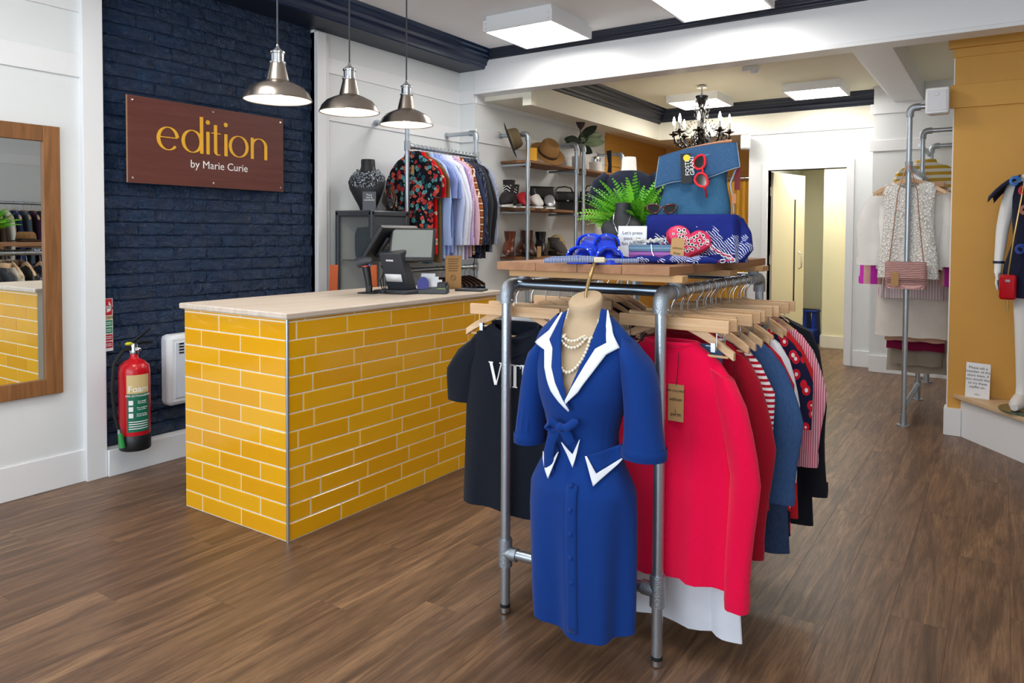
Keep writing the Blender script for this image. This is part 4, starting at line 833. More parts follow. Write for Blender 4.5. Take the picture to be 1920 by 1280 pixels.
GR = [('white floral lace sleeveless top', 'top', lace(), 'arms_wide', dict(L=.80, sh=.175, hem=.20, dp=.04, neck=.10, zn=-.10, drop=.03, waist=.02, vneck=.07)),
      ('white blouse with frilled sleeves', 'blouse', fabric('f0eeea'), 'arms', dict(L=.74, sh=.235, hem=.22, dp=.03, sleeve='long', sl=.55, sw=.09, cuff=1.3)),
      ('green tropical print blouse', 'blouse', blotch('1e6b4c', ('d83a5c', 'f0e6d0', '2f9a68', 'e88a30', '14503a'), 16, .5), 'arms', dict(L=.72, sh=.225, hem=.225, dp=.03, sleeve='short', sl=.3)),
      ('pink and magenta panelled jacket', 'jacket', fabric('e0b0a8'), 'arms', dict(L=.74, sh=.245, hem=.24, dp=.035, sleeve='long', sl=.70, sw=.085, cuff=1.2, mats={'sleeve': stripes('e0b0a8', 'd83cc0', 3.2, 'X', .5)})),
      ('cerise blouse with dotted edge', 'blouse', fabric('9c1450'), 'arms', dict(L=.76, sh=.235, hem=.235, dp=.03, sleeve='short', sl=.3)),
      ('cream chiffon blouse', 'blouse', fabric('e6dfce'), 'arms', dict(L=.80, sh=.24, hem=.25, dp=.035, sleeve='long', sl=.58, sw=.085, cuff=1.15))]
for i, (d, nm, m_, hk, kw) in enumerate(GR):
    y_ = 6.05+i*.075; garment(nm, d+' on the alcove rack', nm, (rx, y_, rz_), radians(random.uniform(-3, 3)), m_, seed=80+i, group='tops on the alcove rack', **kw); hanger(hk, (rx, y_, rz_), 0, 'wooden hanger inside the '+d, 'hangers on the alcove rack')
BT = [('pleated cream skirt with fine pink and mustard stripes', 'skirt', stripes('efe9e6', 'c07aa8', 16, 'X', .9), dict(L=.985, w0=.15, w1=.255, pleat=.012, npl=12)), ('cream wide trousers', 'trousers', fabric('ebe6dc'), dict(L=1.30, w0=.24, w1=.33, legs=True)), ('blush pink wide trousers', 'trousers', fabric('d2a590'), dict(L=1.34, w0=.19, w1=.25, legs=True)),
      ('burgundy long skirt', 'skirt', fabric('7c0f3c'), dict(L=1.42, w0=.15, w1=.21)), ('taupe linen trousers', 'trousers', fabric('9c9284'), dict(L=1.55, w0=.17, w1=.22, legs=True)), ('grey-beige long skirt', 'skirt', fabric('a89e90'), dict(L=1.62, w0=.17, w1=.22)), ('white linen trousers', 'trousers', fabric('e6e4e6'), dict(L=1.45, w0=.2, w1=.29, legs=True))]
for i, (d, nm, m_, kw) in enumerate(BT):
    y_ = 6.53+i*.065; bottoms(nm, d+' on the alcove rack', nm, (rx, y_, rz_), 0, m_, seed=90+i, group='skirts and trousers on the alcove rack', z0=-.19, **kw); hanger('bar', (rx, y_, rz_), 0, 'clip hanger holding the '+d, 'hangers on the alcove rack')
garment('shirt', 'mustard and white striped shirt hanging high at the back of the alcove', 'shirt', (-.60, 7.6, 2.14), 0, stripes('eeeade', 'd0a83a', 5.5, 'Z', .5), L=.8, sh=.235, hem=.24, dp=.04, sleeve='long', sl=.5, collar='shirt', seed=99, group='tops on the alcove rack'); hanger('arms', (-.60, 7.6, 2.14), 0, 'wooden hanger inside the mustard striped shirt', 'hangers on the alcove rack')
pb = thing('shoulder_bag', 'quilted blush-pink shoulder bag hanging in front of the white lace top', 'handbag', (rx+.0, 5.955, 1.0))
R = []
for i in range(9):
    z = i/8*.19; w_ = .135-.012*abs(i/4-1)**2; d = .038*(1-.3*(i/8)); R.append([(w_*math.copysign(abs(cos(a))**.4, cos(a)), d*math.copysign(abs(sin(a))**.6, sin(a)), z) for a in [2*pi*k/32 for k in range(32)]])
@cached
def quilt():
    t = NT('quilted_pink'); w_ = t.n('TexWave', Vector=t.co(), Scale=28.0, Distortion=2.5, wave_type='RINGS'); t.bump(w_.outputs[1], .8, .012); return t.fin('dcaaa6', .5, 0, .4)
obj('body', MB().rings(R), quilt(), pb); obj('flap', MB().grid(lambda u, v: ((u-.5)*.262, -.044-.006*sin(v*2), .195-.13*v), 12, 8), quilt(), pb, solid=.006)
obj('chain', MB().tube([(-.11, 0, .185), (-.085, -.012, .42), (-.06, -.012, .70), (-.01, .0, .885)], .0035, 8), plain('rose_gold', 'c89078', .35, .7), pb); obj('chain', MB().tube([(.11, 0, .185), (.085, -.012, .42), (.06, -.012, .70), (.01, 0, .885)], .0035, 8), MATS['rose_gold'], pb); obj('price_tag', MB().box((-.09, -.056, .02), (-.04, -.054, .12)), M_kraft, pb)
# ================================================================ BLUE DRESS ON A HANGING BUST FORM
DXc, DYc = -1.092, 2.035
def zx(px, py, yp=DYc): p = on(px, py, 1, yp); return p.x, p.z
Zp = lambda py: zx(1090, py)[1]
M_dress = fabric('05357f', name='dress_crepe', weave=700, var=.06); M_dtrim = fabric('e9edf5', name='dress_trim', var=.03); M_form = plain('tan_form', 'b9a182', .6, bump=(120, .1))
DP = [(Zp(1158), .168, .105), (Zp(1115), .172, .11), (Zp(1040), .176, .118), (Zp(950), .18, .125), (Zp(905), .176, .125), (Zp(870), .146, .112), (Zp(835), .118, .096), (Zp(805), .117, .096), (Zp(770), .131, .106), (Zp(735), .148, .12), (Zp(705), .155, .118), (Zp(675), .165, .098), (Zp(645), .172, .078), (Zp(622), .155, .066), (Zp(605), .122, .060), (Zp(590), .092, .058)]
def dsec(z):
    if z <= DP[0][0]: return DP[0][1:]
    for (z0, a0, b0), (z1, a1, b1) in zip(DP, DP[1:]):
        if z <= z1: t_ = (z-z0)/(z1-z0); t_ = t_*t_*(3-2*t_) if False else t_; return a0+(a1-a0)*t_, b0+(b1-b0)*t_
    return DP[-1][1:]
def dfront(x, z, off=.0):
    a, b_ = dsec(z); u = max(-.97, min(.97, x/a)); return -(b_+off)*sqrt(1-u*u)-off*.4
ZV = Zp(748); ZN = Zp(592); VW = .075
df = thing('dress_form', 'tan hanging bust form inside the blue dress', 'dress form', (DXc, DYc, 0))
frm = [[(a*.93*cos(2*pi*k/36), b_*.93*sin(2*pi*k/36), z) for k in range(36)] for z, a, b_ in DP[7:14]]
frm += [[(a*cos(2*pi*k/36), .01+b_*sin(2*pi*k/36)+tilt*sin(2*pi*k/36)*0, z+tilt*sin(2*pi*k/36)) for k in range(36)] for z, a, b_, tilt in ((Zp(606), .085, .06, 0), (Zp(600), .062, .055, .0), (Zp(590), .054, .052, .004), (Zp(575), .053, .052, .012), (Zp(562), .055, .053, .02), (Zp(558), .050, .048, .02))]
obj('torso', MB().rings(frm), M_form, df, angle=50)
obj('hook', MB().tube([(0, .01, Zp(565)), (0, .012, Zp(548)), (.004, .02, Zp(530)), (.002, .05, Zp(505)), (-.004, .085, 1.292), (-.006, .11, 1.291), (-.008, .125, 1.288)], [.004, .0045, .006, .0075, .006, .005, .004], 10), plain('brass_hook', 'a78a5c', .35, .7), df)
dr_ = thing('blue_dress', 'royal blue dress with white-edged lapels on the hanging form', 'dress', (DXc, DYc, 0)); NU = 72; R = []; zs = []
n = 64; z0, z1 = DP[0][0], DP[-1][0]
def dbody(u, v):
    z = z0+(z1-z0)*v; a, b_ = dsec(z)
    vh = VW*max(0, (z-ZV)/(ZN-ZV))**.9; th0 = asin(min(.95, vh/a)); th = -pi/2+th0+(2*pi-2*th0)*u
    fo = 0
    if z < Zp(900): k_ = (Zp(900)-z)/(Zp(900)-z0); fo = .013*k_**.6*(sin(5*th+1)+.6*sin(9*th+2.3))
    if Zp(770) > z > Zp(880): fo -= .0025*abs(sin(14*th))
    hem = .014*sin(th*2+.6)*(v < .02)
    return ((a+fo)*cos(th), (b_+fo)*sin(th), z+hem)
obj('body', MB().grid(dbody, NU, n), M_dress, dr_, angle=60)
for s, (px, py), (hx, hy), hw_ in ((-1, (1012, 634), (994, 826), .047), (1, (1205, 655), (1208, 858), .066)):
    sx_, sz_ = zx(px, py); ex_, ez_ = zx(hx, hy, DYc-.01); R = []
    for i in range(12):
        u = i/11; x_ = sx_+(ex_-sx_)*u-DXc-s*.03*(1-u)**3; z = sz_+(ez_-sz_)*u+.01*(1-u); w_ = .050*(1-u)+hw_*u+.004*sin(u*7); d_ = .062*(1-u)+.060*u
        R.append([(x_+w_*cos(2*pi*k/28)*(.75 if i == 0 else 1), -.012*u+d_*sin(2*pi*k/28)*(.6 if i == 0 else 1)+.004*sin(3*k+u*6)*u, z-s*.035*(1-u)**1.5*cos(2*pi*k/28)) for k in range(28)])
    sv = obj('sleeve', MB().rings(R, True, False), M_dress, dr_, angle=60); q = R[-1]
    obj('sleeve_hem', MB().rings([[(sum(p[0] for p in q)/28+(p[0]-sum(p[0] for p in q)/28)*k_, p[1]*k_, p[2]+dz) for p in q] for k_, dz in ((1.0, .034), (1.012, .03), (1.012, .002), (.97, -.001))], False, False), M_dress, sv, angle=60)
def dlap(x_, z, off): return dfront(x_, min(z, Zp(610)), off)-(.0 if z < Zp(610) else -.35*(z-Zp(610)))
def cpx(q, yp):
    o = []
    for a, b_ in q:
        y_ = yp
        for _ in range(6): x_, z = zx(840+a/3.369, 480+b_/3.369, y_); y_ = DYc+dlap(x_-DXc, z, .012)
        o.append((x_-DXc, z))
    return o
def resamp(q, m):
    L_ = [0]
    for p0, p1 in zip(q, q[1:]): L_.append(L_[-1]+math.dist(p0, p1))
    o = []
    for i in range(m):
        t_ = L_[-1]*i/(m-1); j = max(k for k in range(len(q)) if L_[k] <= t_+1e-9); j = min(j, len(q)-2); f_ = (t_-L_[j])/max(1e-9, L_[j+1]-L_[j]); o.append((q[j][0]+(q[j+1][0]-q[j][0])*f_, q[j][1]+(q[j+1][1]-q[j][1])*f_))
    return o
def band(name, A, B, off, mat, m=None, yp=DYc-.105, thick=.003):
    A, B = cpx(A, yp), cpx(B, yp)
    if m: A, B = resamp(A, m), resamp(B, m)
    n_ = len(A); mb = MB(); W_ = 6
    def f(u, v):
        i = v*(n_-1); j = min(int(i+1e-6), n_-2); t_ = i-j; a = [A[j][k]+(A[j+1][k]-A[j][k])*t_ for k in (0, 1)]; b_ = [B[j][k]+(B[j+1][k]-B[j][k])*t_ for k in (0, 1)]
        x_, z = a[0]+(b_[0]-a[0])*u, a[1]+(b_[1]-a[1])*u; return (x_, dfront(x_, min(z, Zp(610)), off)-(.0 if z < Zp(610) else -.35*(z-Zp(610))), z)
    mb.grid(f, W_, (n_-1)*4+1); return obj(name, mb, mat, dr_, solid=thick, angle=60)
RW_o = [(1012, 340), (1045, 480), (1087, 578), (1000, 622), (900, 752), (820, 862), (742, 935)]; RW_i = [(1006, 342), (998, 440), (1000, 548), (930, 585), (868, 682), (798, 800), (738, 912)]
RV_e = [(965, 330), (945, 430), (915, 510), (895, 565), (838, 690), (788, 800), (738, 905)]
LW_o = [(720, 352), (640, 470), (552, 542), (612, 590), (612, 700), (652, 850), (764, 982)]; LW_i = [(726, 356), (690, 430), (642, 525), (662, 580), (655, 700), (692, 832), (768, 972)]
LV_e = [(752, 345), (728, 430), (716, 500), (712, 570), (716, 700), (732, 820), (768, 960)]
band('lapel_trim', RW_i, RW_o, .012, M_dtrim); band('lapel', RV_e, RW_i, .010, M_dress); band('lapel_trim', LW_i, LW_o, .014, M_dtrim); band('lapel', LV_e, LW_i, .012, M_dress)
def c8(q): return [((930+a/3.765-840)*3.369, (620+b_/3.765-480)*3.369) for a, b_ in q]
for o_, i_ in (([(332, 850), (367, 1043), (443, 853)], [(345, 855), (369, 952), (436, 858)]), ([(460, 785), (540, 965), (592, 765)], [(468, 790), (541, 872), (586, 772)]), ([(627, 885), (685, 1098), (895, 905)], [(640, 884), (710, 1006), (886, 898)])):
    band('pocket_trim', c8(i_), c8(o_), .012, M_dtrim, yp=DYc-.115)
band('pocket_flap', c8([(640, 880), (760, 842), (893, 798)]), c8([(645, 893), (710, 1006), (890, 900)]), .008, M_dress, yp=DYc-.115); band('pocket_flap', c8([(362, 765), (365, 850), (369, 952)]), c8([(366, 765), (420, 800), (436, 858)]), .008, M_dress, yp=DYc-.115)
xpl = zx(1071, 1000, DYc-.125)[0]-DXc
obj('placket', MB().grid(lambda u, v: (lambda x_, z: (x_, dfront(x_, z, .0045+.008*max(0, (Zp(900)-z))), z))(xpl+(u-.5)*.034, Zp(885)+(Zp(1150)-Zp(885))*v), 4, 24), M_dress, dr_, solid=.004, angle=60)
for py in (910, 955, 1000, 1045, 1092):
    x_, z = zx(1071, py, DYc-.125); x_ -= DXc; obj('button', MB().ball((x_, dfront(x_, z, .008), z), .0075, 12, 8, (1, .6, 1)), M_dress, dr_)
x_, z = zx(1056, 798, DYc-.11); x_ -= DXc; yb = dfront(x_, z, .02)
obj('bow_knot', MB().ball((x_, yb, z), .017, 12, 8, (1.1, .7, .9)), M_dress, dr_)
obj('bow_loop', MB().tube([(x_, yb, z), (x_-.03, yb-.012, z+.018), (x_-.042, yb-.006, z+.0), (x_-.03, yb, z-.012), (x_, yb, z-.004)], [.008, .014, .016, .013, .007], 10, flat=.45), M_dress, dr_); obj('bow_loop', MB().tube([(x_, yb, z), (x_+.028, yb-.008, z+.004), (x_+.05, yb+.0, z+.022), (x_+.058, yb+.006, z+.026)], [.008, .013, .013, .006], 10, flat=.5), M_dress, dr_)
obj('bow_tail', MB().tube([(x_-.004, yb, z-.005), (x_-.03, yb, z-.04), (x_-.047, yb+.012, z-.09), (x_-.05, yb+.022, z-.15)], [.010, .016, .018, .020], 10, flat=.3), M_dress, dr_); obj('bow_tail', MB().tube([(x_+.006, yb, z-.005), (x_+.02, yb+.004, z-.02), (x_+.034, yb+.008, z-.045)], [.010, .017, .014], 10, flat=.35), M_dress, dr_)
def pearls(name, label, pts, r_):
    t = thing(name, label, 'necklace', (DXc, DYc, 0)); m = MB(); P_ = resamp3(pts, r_*2.05)
    for p in P_: m.ball(p, r_, 10, 6)
    obj('pearls', m, plain('pearl', 'e9e2cf', .25, 0, .7), t)['kind'] = 'stuff'
def resamp3(q, step):
    o = [Vector(q[0])]; acc = 0
    for a, b_ in zip(q, q[1:]):
        a, b_ = Vector(a), Vector(b_); L_ = (b_-a).length; t_ = step-acc
        while t_ <= L_: o.append(a+(b_-a)*(t_/L_)); t_ += step
        acc = L_-(t_-step)
    return o
def loop(zt, drop, w_):
    o = []
    for i in range(41):
        a = pi*i/40; x_ = -w_*cos(a); f_ = sin(a); z = zt-drop*f_; a_, b_ = dsec(min(z, Zp(640))); y_ = .01-(.060+.0)*f_ if z > Zp(625) else -(b_*.95+.006)*sqrt(max(.05, 1-(x_/a_)**2)); y_ = min(y_, .01-.066*f_); o.append((x_, y_, z))
    return o
pearls('pearl_necklace', 'upper double strand of cream pearls round the dress form neck', loop(Zp(583), .085, .060)+loop(Zp(586), .10, .062)[::-1], .0052); pearls('pearl_necklace', 'longer single strand of cream pearls hanging below the others', loop(Zp(590), .165, .064), .0055)
# ================================================================ THINGS ON THE ISLAND TOP
IT = 1.2825
def tb(px, d, z=IT): p = dep(px, 447, d); return Vector((p.x, p.y, z))
def face(p, a=0): return atan2(-p.x, p.y)+radians(a)
BLUEP = blotch('27359a', ('e6e9f6', '1e2a86', '3a50c0', '1b2470', '2f46b4'), 34, .34)
@cached
def shibori():
    t = NT('shibori'); v = t.co(); w_ = t.n('TexWave', Vector=v, Scale=50.0, Distortion=5.0, wave_type='BANDS', bands_direction='DIAGONAL'); w_.inputs['Detail'].default_value = 3
    k = t.noise(v, 9, 3); m_ = t.math('MULTIPLY', t.math('GREATER_THAN', w_.outputs[1], .74), t.math('GREATER_THAN', k, .56)); t.bump(t.noise(v, 25, 3), .4, .008)
    return t.fin(t.mix(m_, t.mix(t.noise(v, 6, 3), '161a5c', '22338f'), 'dfe4f6'), .85, 0, .2)
# draped box
bxp = tb(1300, 2.70); dbx = thing('draped_box', 'box draped in blue and white tie-dyed cloth on the island top', 'draped box', bxp, face(bxp, -8)); rr = random.Random(11)
R = []
for i in range(9):
    u = i/8; z = .165*(1-u); e = .004+.02*u
    R.append([((.158+e+.010*u*sin(a*5+1))*math.copysign(abs(cos(a))**.35, cos(a)), (.10+e*.6+.010*u*sin(a*7))*math.copysign(abs(sin(a))**.35, sin(a)), z) for a in [2*pi*k/72 for k in range(72)]])
obj('cloth', MB().rings([[(p[0]*.96, p[1]*.94, .170) for p in R[0]]]+R, True, False), shibori(), dbx, angle=60)
obj('cloth_bunch', MB().tube([(.165, -.06, .012), (.185, -.05, .05), (.178, -.02, .10), (.16, .02, .15)], [.022, .03, .028, .016], 12), shibori(), dbx)
# crumpled scarf along the front
sp = tb(1190, 2.42); sc_ = thing('blue_scarf', 'crumpled blue and white tie-dyed scarf along the front of the island top', 'scarf', sp, face(sp, 6))
for k, (x0, w_) in enumerate(((-.16, .10), (-.06, .09), (.04, .10), (.14, .10), (.22, .07))):
    pts = [(x0-w_*.7, .0+.01*sin(k), .008), (x0-w_*.25, -.012+.012*cos(k*2), .017), (x0+w_*.2, .010*sin(k*3), .016), (x0+w_*.7, .004, .008)]
    obj('fold', MB().tube(pts, [.012, .022+.004*(k % 2), .020, .012], 14, flat=.9 if k % 2 else .7), shibori(), sc_)
    for o in sc_.children: o.scale = (1, 1, .62); o.location.z = .005
bt_ = thing('woven_belt', 'blue and grey patterned belt looped under the sandals', 'belt', tb(1082, 2.40), face(tb(1082, 2.40)))
obj('strap', MB().tube([(-.105, 0, .010), (-.09, -.03, .010), (.0, -.035, .014), (.10, -.03, .012), (.20, -.02, .012)], .0075, 10, flat=.5).tube([(-.105, 0, .010), (-.08, .02, .016), (.0, .02, .02), (.06, .0, .018)], .0075, 10, flat=.5), stripes('2e3c86', 'b9c4c8', 60, 'X', .6), bt_)
obj('buckle', MB().box((.055, -.05, .006), (.09, -.03, .024)), plain('bone', 'd8ccb0', .4), bt_, bevel=.004)
# slider sandals
def slider(px, d, a, label):
    p = tb(px, d); t = thing('slider_sandal', label, 'sandal', p, face(p, a), 'pair of blue slider sandals'); ft = [(-.036, -.10), (-.042, -.06), (-.036, .0), (-.030, .08), (-.026, .12), (0, .135), (.026, .12), (.030, .08), (.036, .0), (.043, -.06), (.036, -.10), (0, -.118)]
    def zt(y): return .014+.085*max(0, (y+.03)/.16)**1.0
    n_ = len(ft); obj('sole', MB().add([(x, y, max(0, zt(y)-.028) if y > .0 else 0) for x, y in ft]+[(x, y, zt(y)) for x, y in ft], [tuple(range(n_))[::-1], tuple(range(n_, 2*n_))]+[(i, (i+1) % n_, n_+(i+1) % n_, n_+i) for i in range(n_)]), plain('sandal_blue', '1d3fd0', .5), t)
    obj('insole', MB().add([(x*.86, y*.9, zt(y*.9)+.002) for x, y in ft], [tuple(range(n_))]), plain('insole', '5a64b8', .4), t); obj('wedge', MB().box((-.024, .075, .0), (.024, .115, .05)), MATS['sandal_blue'], t)
    for y_, w_, h in ((-.055, .060, .05), (.065, .03, .04)):
        obj('strap', MB().grid(lambda u, v: (-.043*cos(pi*u), y_-w_/2+w_*v+.008*sin(pi*u), zt(y_)-.008+(h)*sin(pi*u)**.7), 16, 6), blotch('1f46dc', ('2a5cf0', 'e6ecff', '1838b8', '2450e0'), 90, .25), t, solid=.006)
slider(1097, 2.50, -14, 'blue glittery slider sandal, the left one of the pair'); slider(1140, 2.47, 4, 'blue glittery slider sandal, the right one of the pair')
# neck bust with silver pendant
p = tb(1166, 2.74); b2, k = bust('pendant_bust', 'black neck bust with a silver pendant chain beside the fern', p, face(p, -12), .215, M_bust)
nc = thing('pendant_necklace', 'fine silver chain with a round pendant on the black bust', 'necklace', p, face(p, -12)); obj('chain', MB().tube([(-.05*k, .0, .30*k), (-.045*k, -.045*k, .24*k), (-.012*k, -.058*k, .17*k), (.02*k, -.058*k, .18*k), (.052*k, -.042*k, .24*k), (.055*k, .0, .29*k)], .0018, 6), M_chrome, nc); obj('pendant', MB().ball((-.008*k, -.062*k, .155*k), .006), M_chrome, nc)
# white card
p = tb(1185, 2.585); wc = thing('white_card_sign', 'white printed card leaning against the black bust', 'sign', p, face(p, -6)); cm_ = Matrix.Rotation(radians(-8), 4, 'X'); obj('card', MB(cm_).box((-.050, -.002, 0), (.050, .002, .128)), M_paper, wc)
text('lettering', "Let's press\npause on\nfast fashion", .0165, M_ink, wc, cm_ @ Matrix.Translation((0, -.0022, .098)) @ Matrix.Rotation(pi/2, 4, 'X'), align='CENTER', line=1.15)
# two slim boxes, bracelet, chain
p = tb(1222, 2.50); fb = face(p, -3)
lb = thing('purple_box', 'slim purple printed box under the blue one', 'box', p, fb); obj('base', MB().box((-.073, -.05, 0), (.073, .05, .040)), plain('purple_card', '8e3f9c', .5, var=.15), lb, bevel=.002); obj('printed_band', MB().box((-.0735, -.0505, .030), (.0735, .0505, .036)), plain('lilac_print', 'a868b4', .5), lb)
ub = thing('blue_box', 'slim grey-blue printed box on top of the purple one', 'box', p+Vector((0, 0, .0405)), fb); obj('base', MB().box((-.074, -.05, 0), (.072, .05, .022)), plain('teal_card', '4f7390', .5, var=.15), ub, bevel=.002); obj('printed_band', MB().box((-.0745, -.0505, .010), (.0725, .0505, .013)), plain('pale_print', '86a4b8', .5), ub)
br = thing('stone_bracelet', 'white and grey stone bracelet lying on the blue box', 'bracelet', p+Vector((0, 0, .0635)), fb); m = MB(); rr = random.Random(8)
for i in range(46): a = i/46*2*pi; m.octa((.048*cos(a)-.012, .022*sin(a)-.012, .008+rr.uniform(0, .010)), .0065, .006)
obj('stones', m, plain('pale_stone', 'd8d6d0', .35, var=.2), br, smooth=False)['kind'] = 'stuff'
sn_ = thing('silver_chain', 'silver chain with pendant hanging down the front of the boxes', 'necklace', p, fb); obj('chain', MB().tube([(0, -.035, .067), (.002, -.0525, .062), (.004, -.054, .04), (.014, -.056, .018), (.022, -.06, .01)], .002, 6), M_chrome, sn_); obj('pendant', MB().octa((.024, -.062, .010), .012, .009).octa((.012, -.062, .008), .008, .006), M_chrome, sn_)
p = tb(1268, 2.415); tg2 = thing('kraft_tag', 'kraft tag lettered by hand leaning on the pink heart bag', 'tag', p, face(p, 4)); cm_ = Matrix.Rotation(radians(-10), 4, 'X') @ Matrix.Rotation(radians(5), 4, 'Y'); obj('card', MB(cm_).prism([(-.023, 0), (.023, 0), (.021, .082), (.014, .088), (-.014, .088), (-.021, .082)], -.001, .001, ax=1), M_kraft, tg2); obj('string', MB(cm_).tube([(0, 0, .08), (.004, .004, .09)], .001, 5), M_ink, tg2)
text('lettering', 'edition', .012, plain('brown_ink', '5a3d22', .7), tg2, cm_ @ Matrix.Translation((0, -.0012, .050)) @ Matrix.Rotation(pi/2, 4, 'X'), align='CENTER'); text('lettering', 'Silver\nNecklace', .0105, M_ink, tg2, cm_ @ Matrix.Translation((0, -.0012, .033)) @ Matrix.Rotation(pi/2, 4, 'X'), align='CENTER')
# heart bag
p = tb(1283, 2.53); hb = thing('heart_bag', 'pink heart-shaped bag covered in eyelets', 'handbag', p, face(p, 10)); H = []
for i in range(60):
    a = 2*pi*i/60; H.append((.0047*16*sin(a)**3, .062+.0042*(13*cos(a)-5*cos(2*a)-2*cos(3*a)-cos(4*a))))
hm = Matrix.Translation((0, 0, .011)) @ Matrix.Rotation(radians(-14), 4, 'X') @ Matrix.Rotation(radians(14), 4, 'Y')
def hring(y, s_): return [((x)*s_, y, .062+(z-.062)*s_) for x, z in H]
M_hp = plain('pink_leather', 'd82c5c', .4); obj('body', MB(hm).rings([hring(-.024, .90), hring(-.020, .98), hring(-.012, 1.0), hring(.026, 1.0), hring(.032, .95)]), M_hp, hb, angle=50); obj('zip', MB(hm).tube([(x*1.005, .005, .062+(z-.062)*1.005) for x, z in H], .003, 6, closed=True), plain('red_zip', 'c8242c', .5), hb)
rr = random.Random(4); pl = []
while len(pl) < 34:
    x, z = rr.uniform(-.07, .07), rr.uniform(0, .12)
    inside = False
    for (xa, za), (xb, zb) in zip(H, H[1:]+H[:1]):
        if (za > z) != (zb > z) and x < (xb-xa)*(z-za)/(zb-za)+xa: inside = not inside
    if inside and all((x-q[0])**2+(z-q[1])**2 > .0125**2 for q in pl) and min(math.dist((x*1.0, z), q) for q in H) > .009: pl.append((x, z))
for i, (x, z) in enumerate(pl):
    r_ = .0052 if i % 3 else .0036; e_ = obj('eyelet', MB(hm).tube([(x*.9+r_*cos(a*pi/6), -.0245, .062+(z-.062)*.9+r_*sin(a*pi/6)) for a in range(12)], .0013, 5, closed=True), M_plate, hb); obj('eyelet_hole', MB(hm).add([(x*.9+r_*.8*cos(a*pi/5), -.0244, .062+(z-.062)*.9+r_*.8*sin(a*pi/5)) for a in range(10)], [tuple(range(10))]), M_ink, e_)
def chain(parent, pts, n_, cols):
    q = resamp3(pts, 1e9) if False else None
    for i in range(n_):
        t_ = i/(n_-1)*(len(pts)-1); j = min(int(t_), len(pts)-2); c = Vector(pts[j]).lerp(Vector(pts[j+1]), t_-j); d_ = (Vector(pts[j+1])-Vector(pts[j])).normalized(); e_ = Vector((0, -1, .3)).normalized() if i % 2 else Vector((0, .2, 1)); e_ = (e_-d_*e_.dot(d_)).normalized()
        obj('link', MB().tube([c+d_*(.009*cos(a*pi/6))+e_*(.0055*sin(a*pi/6)) for a in range(12)], .0018, 5, closed=True), cols[i % 2], parent)
chain(hb, [(.075, -.01, .07), (.10, -.03, .045), (.125, -.04, .03), (.15, -.05, .022), (.15, -.06, .012), (.10, -.065, .008)], 16, (M_plate, M_hp)); chain(hb, [(-.07, -.01, .075), (-.085, -.02, .05), (-.08, -.03, .03)], 5, (M_plate, M_hp))
# denim bag standing on the draped box
p = tb(1300, 2.72, IT+.171); dg = thing('denim_bag', 'blue denim fold-over bag standing on the draped box', 'bag', p, face(p, -3)); DN = denim('0d3f66', '1f6488')
R = []
for i in range(13):
    u = i/12; z = .235*u; w_ = .132-.018*sin(pi*u*.9)+.004*sin(u*9); d_ = .045*(1-u*.55)+.012
    R.append([(w_*math.copysign(abs(cos(a))**.45, cos(a))+.012*u, d_*math.copysign(abs(sin(a))**.7, sin(a))+.006*sin(4*cos(a)+u*5)*sin(pi*u), z+.018*u*cos(a)) for a in [2*pi*k/48 for k in range(48)]])
obj('body', MB().rings(R), DN, dg, angle=60)
def flap(u, v):
    x = (u-.5)*2; zt_ = .236+.022*x; w_ = .136+.012*v; y_ = -.026-.030*v**.7-.006*sin(5*u+2)*v; return (.012+x*w_, y_, zt_+.012*(1-v)*(1-x*x)-.105*v+.010*x*v+.006*sin(8*u)*v)
obj('flap', MB().grid(flap, 24, 14), denim('123f68', '1d5480'), dg, solid=.006, angle=60)
obj('flap_seam', MB().tube([flap(i/20, 1) for i in range(21)], .0025, 6), plain('denim_seam', '9fb4c4', .8), dg); obj('flap_seam', MB().tube([flap(0, i/10) for i in range(11)], .0025, 6), MATS['denim_seam'], dg); obj('flap_seam', MB().tube([flap(1, i/10) for i in range(11)], .0025, 6), MATS['denim_seam'], dg)
obj('leather_edge', MB().tube([(.012+x*.01*1, -.012, .249+.0022*x-.00010*x*x*.6) for x in range(-11, 13)], .006, 8), plain('tan_leather', 'b87850', .5), dg)
obj('welt_pocket', MB().tube([flap(.25, .45), flap(.32, .38), flap(.68, .30)], .003, 6), MATS['denim_seam'], dg)
obj('side_seam', MB().tube([(.150, -.01, .225), (.150, -.03, .17), (.128, -.035, .11), (.14, -.03, .05), (.142, -.02, .005)], .0028, 6), MATS['denim_seam'], dg); obj('leather_patch', MB().box((.135, -.036, .04), (.15, -.026, .075)), MATS['tan_leather'], dg)
sl_ = thing('swing_label', 'black swing label with white lettering and yellow dot on the denim bag', 'tag', p+Vector((0, 0, .1)), face(p, -3)); lm = Matrix.Translation((-.022, -.066, .012)) @ Matrix.Rotation(radians(-3), 4, 'Y'); obj('card', MB(lm).box((-.019, -.0015, 0), (.019, .0015, .108)), M_ink, sl_); obj('yellow_spot', MB(lm).tube([(0.003, -.0016, .092), (.003, -.0026, .092)], .012, 14), plain('spot_yellow', 'f2d020', .5), sl_); text('lettering', 'FOSTER\nGRANT', .021, M_plate, sl_, lm @ Matrix.Translation((.011, -.0018, .028)) @ Matrix.Rotation(pi/2, 4, 'X') @ Matrix.Rotation(pi/2, 4, 'Z'), line=.8)
